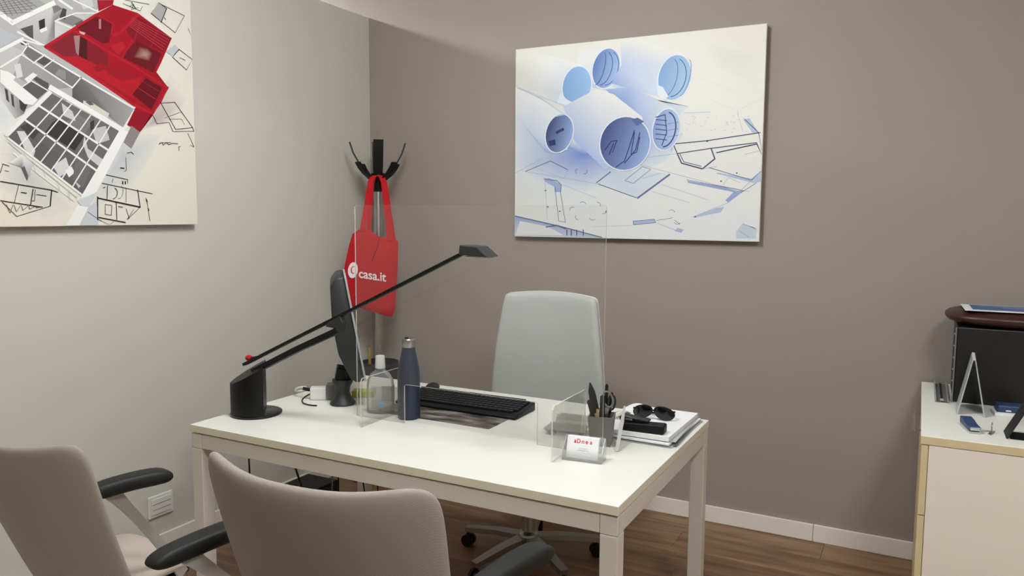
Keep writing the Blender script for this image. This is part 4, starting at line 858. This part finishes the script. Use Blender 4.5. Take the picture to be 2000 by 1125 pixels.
# local +y points away from the viewer's side of the room
MB().lathe([(.17, .0005), (.18, .006), (.17, .02), (.05, .035), (.03, .05)], (0, 0, 0), 40).build('base', M_BLKMAT, rk, smooth=True)
MB().lathe([(.0245, .05), (.0245, 1.605)], (0, 0, 0), 28).build('pole', M_STEEL, rk, smooth=True)
MB().lathe([(.0255, 1.600), (.0262, 1.604), (.0262, 1.655), (.040, 1.685), (.036, 1.70), (.01, 1.702)], (0, 0, 0), 28).build('collar', M_BLACK, rk, smooth=True)
for k in range(4):
    a = math.radians(3+90*k); d = Vector((math.cos(a), math.sin(a), 0)); s_ = Vector((-d.y, d.x, 0)); z0 = 1.665
    P = [d*r+Vector((0, 0, z0+z)) for r, z in ((.024, 0), (.045, .018), (.075, .052), (.105, .095), (.132, .145), (.150, .200))]
    if k in (1, 3): P = [d*r+Vector((0, 0, z0+z)) for r, z in ((.024, 0), (.032, .02), (.045, .06), (.058, .11), (.070, .16), (.080, .212))]
    MB().strip(P, s_, [.040, .046, .050, .052, .053, .054], .0065).build('hook', M_BLACK, rk, smooth=True, angle=50)
    a = math.radians(40+90*k); d = Vector((math.cos(a), math.sin(a), 0)); s_ = Vector((-d.y, d.x, 0))
    P = [d*r+Vector((0, 0, z0+z)) for r, z in ((.024, -.01), (.05, .005), (.09, .032), (.12, .062), (.138, .090))]
    MB().strip(P, s_, [.034, .038, .040, .042, .042], .0065).build('small_hook', M_BLACK, rk, smooth=True, angle=50)
ub = MB(); prof = [(.098, .16), (.100, .16), (.104, .655), (.100, .655), (.097, .165)]
ub.lathe(prof, (0, 0, 0), 32); ub.f = ub.f[:-2]; ub.mi = ub.mi[:-2]; ub.build('umbrella_basket', M_BLKMAT, rk, smooth=True)
MB().lathe([(.10, .155), (.10, .159)], (0, 0, 0), 32).build('basket_floor', M_BLKMAT, rk)
um = thing('umbrella', 'yellow-handled umbrella standing in the coat rack basket', 'umbrella', (RX-.028, RY-.055, .162))
MB().lathe([(.006, .0), (.012, .06), (.018, .35), (.012, .44), (.008, .445)], (0, 0, 0), 14).build('canopy', M_BLACK, um, smooth=True)
MB().tube([(0, 0, .445), (0, 0, .575)], .0085, 10).build('handle', M_YEL, um, smooth=True)

# red tote bag hanging from the rack, facing the room
nb = Vector((.61, -.79, 0)); tb = Vector((.79, .61, 0)); bo = Vector((RX, RY, 0)) + nb*.085
bag = thing('tote_bag', 'red cloth tote bag with white lettering hanging on the coat rack', 'bag', (bo.x, bo.y, 0.93))
def on_bag(px, py, off=0.0):
    """photo pixel -> point of the bag's own hanging plane"""
    d = RM @ Vector((px-CX, CY-py, -F_PX)); k = (bo-CAM).dot(nb)/d.dot(nb); return CAM+d*k+nb*off
outl = [(688, 457), (700, 449), (712, 446), (722, 449), (734, 459), (744, 464), (756, 463), (770, 467), (778, 471), (777, 520), (774, 570), (771, 608), (766, 618), (752, 617), (735, 611), (712, 604), (684, 597), (676, 580), (668, 546), (674, 515), (681, 482)]
cxp, cyp = 724, 535
def wr(px, py): return .004*math.sin(px*.11+py*.05)+.003*math.sin(py*.09-px*.04)
bgm = bmesh.new(); rings = []
for sgn in (1, -1):
    for t, dd in ((0.0, .020), (.35, .020), (.65, .018), (.85, .013), (.96, .005)):
        rings.append((sgn, t, dd))
def ringpts(t, off): return [on_bag(cxp+(x-cxp)*t, cyp+(y-cyp)*t, off+(wr(cxp+(x-cxp)*t, cyp+(y-cyp)*t) if t < .9 else 0)) for x, y in outl]
seq = [(.35, .020), (.65, .018), (.85, .013), (.96, .006), (1.0, 0), (.96, -.006), (.85, -.013), (.5, -.018)]
vr = [[bgm.verts.new(q) for q in ringpts(t, o)] for t, o in seq]; n = len(outl)
for A, B in zip(vr, vr[1:]):
    for i in range(n): bgm.faces.new((A[i], A[(i+1) % n], B[(i+1) % n], B[i]))
bgm.faces.new(vr[0][::-1]); bgm.faces.new(vr[-1])
b_ = MB(); b_.bm(bgm); b_.build('body', M_RED, bag, smooth=True, world=True, angle=70)
# straps: front and back loops up to the hook collar
def strap(pts, off0, off1, wd):
    P = []
    for i, (x, y) in enumerate(pts):
        t = i/(len(pts)-1); P.append(on_bag(x, y, off0+(off1-off0)*t))
    return MB().strip(P, tb, wd, .003)
strap([(708, 452), (713, 420), (718, 388), (723, 356), (729, 344)], .012, -.035, .028).build('strap', M_RED, bag, smooth=True, world=True)
strap([(762, 470), (758, 430), (754, 390), (750, 356), (745, 344)], .012, -.035, .032).build('strap', M_RED, bag, smooth=True, world=True)
strap([(720, 455), (722, 420), (724, 385), (726, 358), (730, 345)], -.014, -.045, .024).build('strap', M_RED, bag, smooth=True, world=True)
strap([(768, 470), (762, 430), (756, 390), (751, 356), (746, 345)], -.014, -.045, .030).build('strap', M_RED, bag, smooth=True, world=True)
strap([(726, 347), (733, 342), (741, 342), (748, 347)], -.030, -.030, .030).build('strap_loop', M_RED, bag, smooth=True, world=True)
# lettering printed on the bag: logo disc with a swirl, then the name
def off_at(px, py):   # follow the bulge of the cloth
    return .0235+wr(px, py)
lg = MB(); V = []; 
for i in range(36):
    t = 2*PI*i/36; x, y = 689.5+9.6*math.cos(t)*1.0+1.2*math.sin(t)*-1, 527+15.5*math.sin(t); V.append(on_bag(x, y, off_at(x, y)))
lg.add(V, [tuple(range(36))]).build('logo_disc', M_LOGO, bag, world=True)
sw = MB(); Pq = []
for i in range(22):
    t = math.radians(-60-250*i/21); r = 1.0-0.25*i/21; x, y = 690.5+4.6*r*math.cos(t), 527+7.6*r*math.sin(t); wv = 1.5*math.sin(PI*(i+1)/23)+.3; Pq.append((x, y, wv))
V = []
for x, y, wv in Pq:
    dx, dy = x-690.5, y-527; l = math.hypot(dx, dy); V += [on_bag(x-dx/l*wv*.6, y-dy/l*wv*.6, off_at(x, y)+.0008), on_bag(x+dx/l*wv*.6, y+dy/l*wv*.6, off_at(x, y)+.0008)]
sw.add(V, [(2*i, 2*i+1, 2*i+3, 2*i+2) for i in range(21)]).build('logo_swirl', M_LOGOR, bag, world=True)
vs, fs = text_mesh('casa.it', 30.0); x0 = min(v.x for v in vs); x1 = max(v.x for v in vs); k = 53.0/(x1-x0)
tx = MB(); V = []
for v in vs:
    u = (v.x-x0)*k; px = 701+u; py = 541+u*.155-v.y*k*1.12; V.append(on_bag(px, py, off_at(px, py)))
tx.add(V, fs).build('lettering', M_LOGO, bag, world=True)
V = [(741, 462), (738, 480), (730, 500), (724, 515), (720, 528)]
cr_ = MB().tube([on_bag(x, y, off_at(x, y)-.002) for x, y in V], .0013, 6); cr_.build('crease', mat('dark_red_crease', (92, 14, 18), .9), bag, world=True)  # the fold's dark crease is drawn as a thin dark red line

# ------------------------------------------------------------------ things on the floor under the desk
pcb = thing('computer_tower', 'black computer tower lying under the desk', 'computer', (-2.53, 2.72, 0))
MB().box((-.095, -.26, .014), (.095, .10, .200), .006).build('case', M_BLACK, pcb); MB().box((.0952, -.25, .02), (.099, .09, .19), .001).build('side_panel', M_BLKMAT, pcb)
for x in (-.07, .07):
    for y in (-.23, .07): MB().box((x-.015, y-.015, .0005), (x+.015, y+.015, .0138)).build('foot', M_BLACK, pcb)
cbm = [((-2.05, 2.10, ZA+.02), (-2.06, 2.12, .5), (-2.0, 2.16, .45), (-1.98, 2.2, .02), .004), ((-2.12, 2.45, ZA+.05), (-2.14, 2.45, .5), (-2.16, 2.46, .4), (-2.2, 2.5, .02), .003),
       ((-2.08, 2.42, ZA+.05), (-2.08, 2.42, .5), (-2.1, 2.42, .4), (-2.12, 2.46, .02), .0035), ((-2.00, 2.40, ZA+.05), (-1.99, 2.42, .5), (-1.96, 2.44, .4), (-1.95, 2.46, .02), .003), ((-1.88, 2.40, ZA+.05), (-1.88, 2.40, .5), (-1.88, 2.42, .3), (-1.9, 2.46, .02), .0026)]
labs = ['thick black cable hanging under the left end of the desk', 'thin grey cable hanging under the desk, second from the left leg', 'thin black cable hanging under the desk beside the thin grey one', 'slanted black cable hanging in front of the left baseboard', 'thin dark cable hanging in front of the computer tower']
for (a, b, c2, d2, r), l in zip(cbm, labs):
    tag(MB().tube(bez(a, b, c2, d2, 12), r, 8).build('hanging_cable', M_GREYP if 'grey cable' in l and 'second' in l else M_BLACK, smooth=True), l, 'cable', 'cables hanging under the desk')

# ------------------------------------------------------------------ low cabinet on the right
KX0, KX1, KY0, KY1, KZ = 0.030, 0.62, 2.745, 3.655, 0.79
cab = thing('low_cabinet', 'low white cabinet with birch edges against the taupe wall', 'cabinet', ((KX0+KX1)/2, (KY0+KY1)/2, 0))
tp = MB(); tp.box((KX0, KY0, KZ-.027), (KX1, KY1, KZ), .0012)
for i, f in enumerate(tp.f):
    n_ = (tp.v[f[1]]-tp.v[f[0]]).cross(tp.v[f[2]]-tp.v[f[1]]); tp.mi[i] = 1 if n_.length > 0 and abs(n_.normalized().z) < 0.3 else 0
tp.build('worktop', [M_CABT, M_CABE], cab, world=True)
MB().box((KX0+.024, KY0+.002, .06), (KX1, KY0+.020, KZ-.029), .001).build('side_panel', M_CABW, cab, world=True)
MB().box((KX0+.024, KY1-.020, .06), (KX1, KY1-.002, KZ-.029), .001).build('side_panel', M_CABW, cab, world=True)
MB().box((KX1-.015, KY0+.021, .06), (KX1-.002, KY1-.021, KZ-.029)).build('rear_panel', M_CABW, cab, world=True)
MB().box((KX0+.026, KY0+.021, .06), (KX1-.016, KY1-.021, .078)).build('bottom_panel', M_CABW, cab, world=True)
MB().box((KX0+.05, KY0+.01, .0005), (KX1-.01, KY1-.01, .0598)).build('plinth', M_CABE, cab, world=True)
zt = KZ-.030
for z1, z0 in ((zt, .53), (.527, .30), (.297, .062)):
    dr = MB().box((KX0+.003, KY0+.002, z0), (KX0+.0225, KY1-.002, z1), .001).build('drawer_front', M_CABE, cab, world=True)
    if z1 < zt: continue
    ym, zm = 3.16, .735
    h_ = MB(); h_.tube([(KX0-.021, ym-.16, zm), (KX0-.021, ym+.16, zm)], .005, 10)
    for y in (ym-.12, ym+.12): h_.tube([(KX0+.003, y, zm), (KX0-.021, y, zm)], .004, 10)
    inv = cab.matrix_basis.inverted(); h_.xf(inv); h_.build('handle', M_CHROME, dr, smooth=True)

# dark chest on the cabinet with its padded lid
bx = thing('leather_chest', 'dark leather chest with a rounded maroon lid on the cabinet', 'chest', (.33, 3.44, KZ))
MB().box((-.195, -.13, .0005), (.23, .17, .285), .004).build('body', M_DKBOX, bx)
MB().box((-.2005, -.134, .001), (-.1955, -.126, .284), .001).build('corner_strip', M_GREYP, bx)
for k in range(6): MB().sphere((-.2012, -.10, .03+k*.045), .004, .6, 1, 1, 8).build('rivet', M_SILVER, bx, smooth=True)
def lfn(u, v): return (.02+u*.255, .02+v*.185, .318)
MB().pillow(lfn, .030, 24, 24, corner=3.2, edge=5).build('lid', M_MAROON, bx, smooth=True, angle=80)
fp = thing('printed_sheet', 'white sheet with a blue print lying on the chest lid', 'paper', (.415, 3.405, KZ+.349), .03)
MB().box((-.262, -.09, .0002), (.15, .12, .0032), .0006).build('sheet', M_PAPER, fp); MB().box((-.235, -.065, .00325), (.14, .105, .0037)).build('blue_print', M_BLUEP, fp)
for k, (x0, x1, y) in enumerate(((-.13, -.03, .03), (-.20, -.06, .06), (-.05, .08, -.02))): MB().box((x0, y, .0038), (x1, y+.006, .0041)).build('print_line', M_SILVER, fp)

# tent stand, second tent stand at the photo edge
def tent(label, x, y, wd, ht, ln, m, mi, rz=0):
    t = thing('tent_stand', label, 'display stand', (x, y, KZ), rz)
    for s in (-1, 1):
        P = [(s*.002, ht), (s*.006, ht-.002), (s*wd/2, .0005), (s*(wd/2-.005), .0005)]
        MB().prism(P, 1, -ln/2, ln/2, .0008).build('panel', m, t)
    MB().box((-.005, -ln/2, ht-.0006), (.005, ln/2, ht+.003), .001).build('ridge', M_WHITEP, t)
    if mi: MB().box((-wd/2+.012, -ln/2+.004, .0006), (wd/2-.012, ln/2-.004, .003)).build('base_plate', mi, t)
tent('grey and white tent-fold stand on the cabinet beside the chest', .186, 3.185, .088, .198, .16, M_SILVER, None, -.03)
tent('black-lined tent stand at the right photo edge on the cabinet', .375, 2.885, .215, .215, .10, M_BLKMAT, M_BLACK, 0)
# channel tray at the back left of the cabinet
ct = thing('channel_tray', 'grey metal channel tray at the rear left of the cabinet top', 'tray', (.098, 3.455, KZ))
MB().box((-.022, -.18, .0005), (.022, .18, .003)).build('base', M_GREYP, ct)
for x in (-.021, .019): MB().box((x, -.18, .0032), (x+.002, .18, .014)).build('rail', M_SILVER, ct)
MB().box((-.003, -.18, .0032), (.003, .18, .006)).build('centre_rib', M_BLKMAT, ct); MB().box((-.006, -.176, .0062), (.006, -.160, .012), .001).build('slider', M_SILVER, ct)
# blue-topped stapler, key clips, card box
stp = thing('blue_stapler', 'small blue and silver stapler on the cabinet front', 'stapler', (.172, 2.905, KZ), math.radians(12))
MB().prism([(-.055, .0005), (.055, .0005), (.055, .010), (-.055, .006)], 0, -.016, .016, .001).build('base', M_SILVER, stp)
MB().prism([(-.052, .0105), (-.045, .022), (-.010, .024), (.02, .030), (.055, .032), (.055, .0105)], 0, -.017, .017, .002).build('top', M_BLUE, stp)
MB().box((-.014, -.0565, .0105), (.014, -.0525, .020), .001).build('nose', M_SILVER, stp)
for i, (x, y, a) in enumerate(((.222, 2.90, .3), (.232, 2.875, 1.2))):
    t = thing('paper_clip', ('bent silver paper clip beside the blue stapler' if i == 0 else 'silver clip standing at the stapler tip'), 'clip', (x, y, KZ), a)
    MB().tube([(-.02, 0, .0018), (.02, 0, .0018), (.023, .004, .0018), (.02, .008, .0018), (-.012, .008, .0018), (-.014, .005, .0018), (.012, .004, .0018)], .0014, 6).build('wire', M_STEEL, t)
    if i: MB().tube([(0, .002, .0034), (.004, .004, .03), (.010, .004, .036), (.012, .004, .028), (.004, .003, .012)], .0014, 6).build('loop', M_STEEL, t)
cx2 = thing('card_box', 'navy card box on white cards in front of the chest', 'box', (.300, 3.185, KZ), .1)
MB().box((-.045, -.035, .0005), (.06, .045, .012), .001).build('card_stack', M_PAPER, cx2); MB().box((-.035, -.02, .0122), (.05, .045, .036), .004).build('box', M_BLUE, cx2); MB().box((-.01, -.0212, .016), (.006, -.0203, .021)).build('badge', M_WHITEP, cx2)
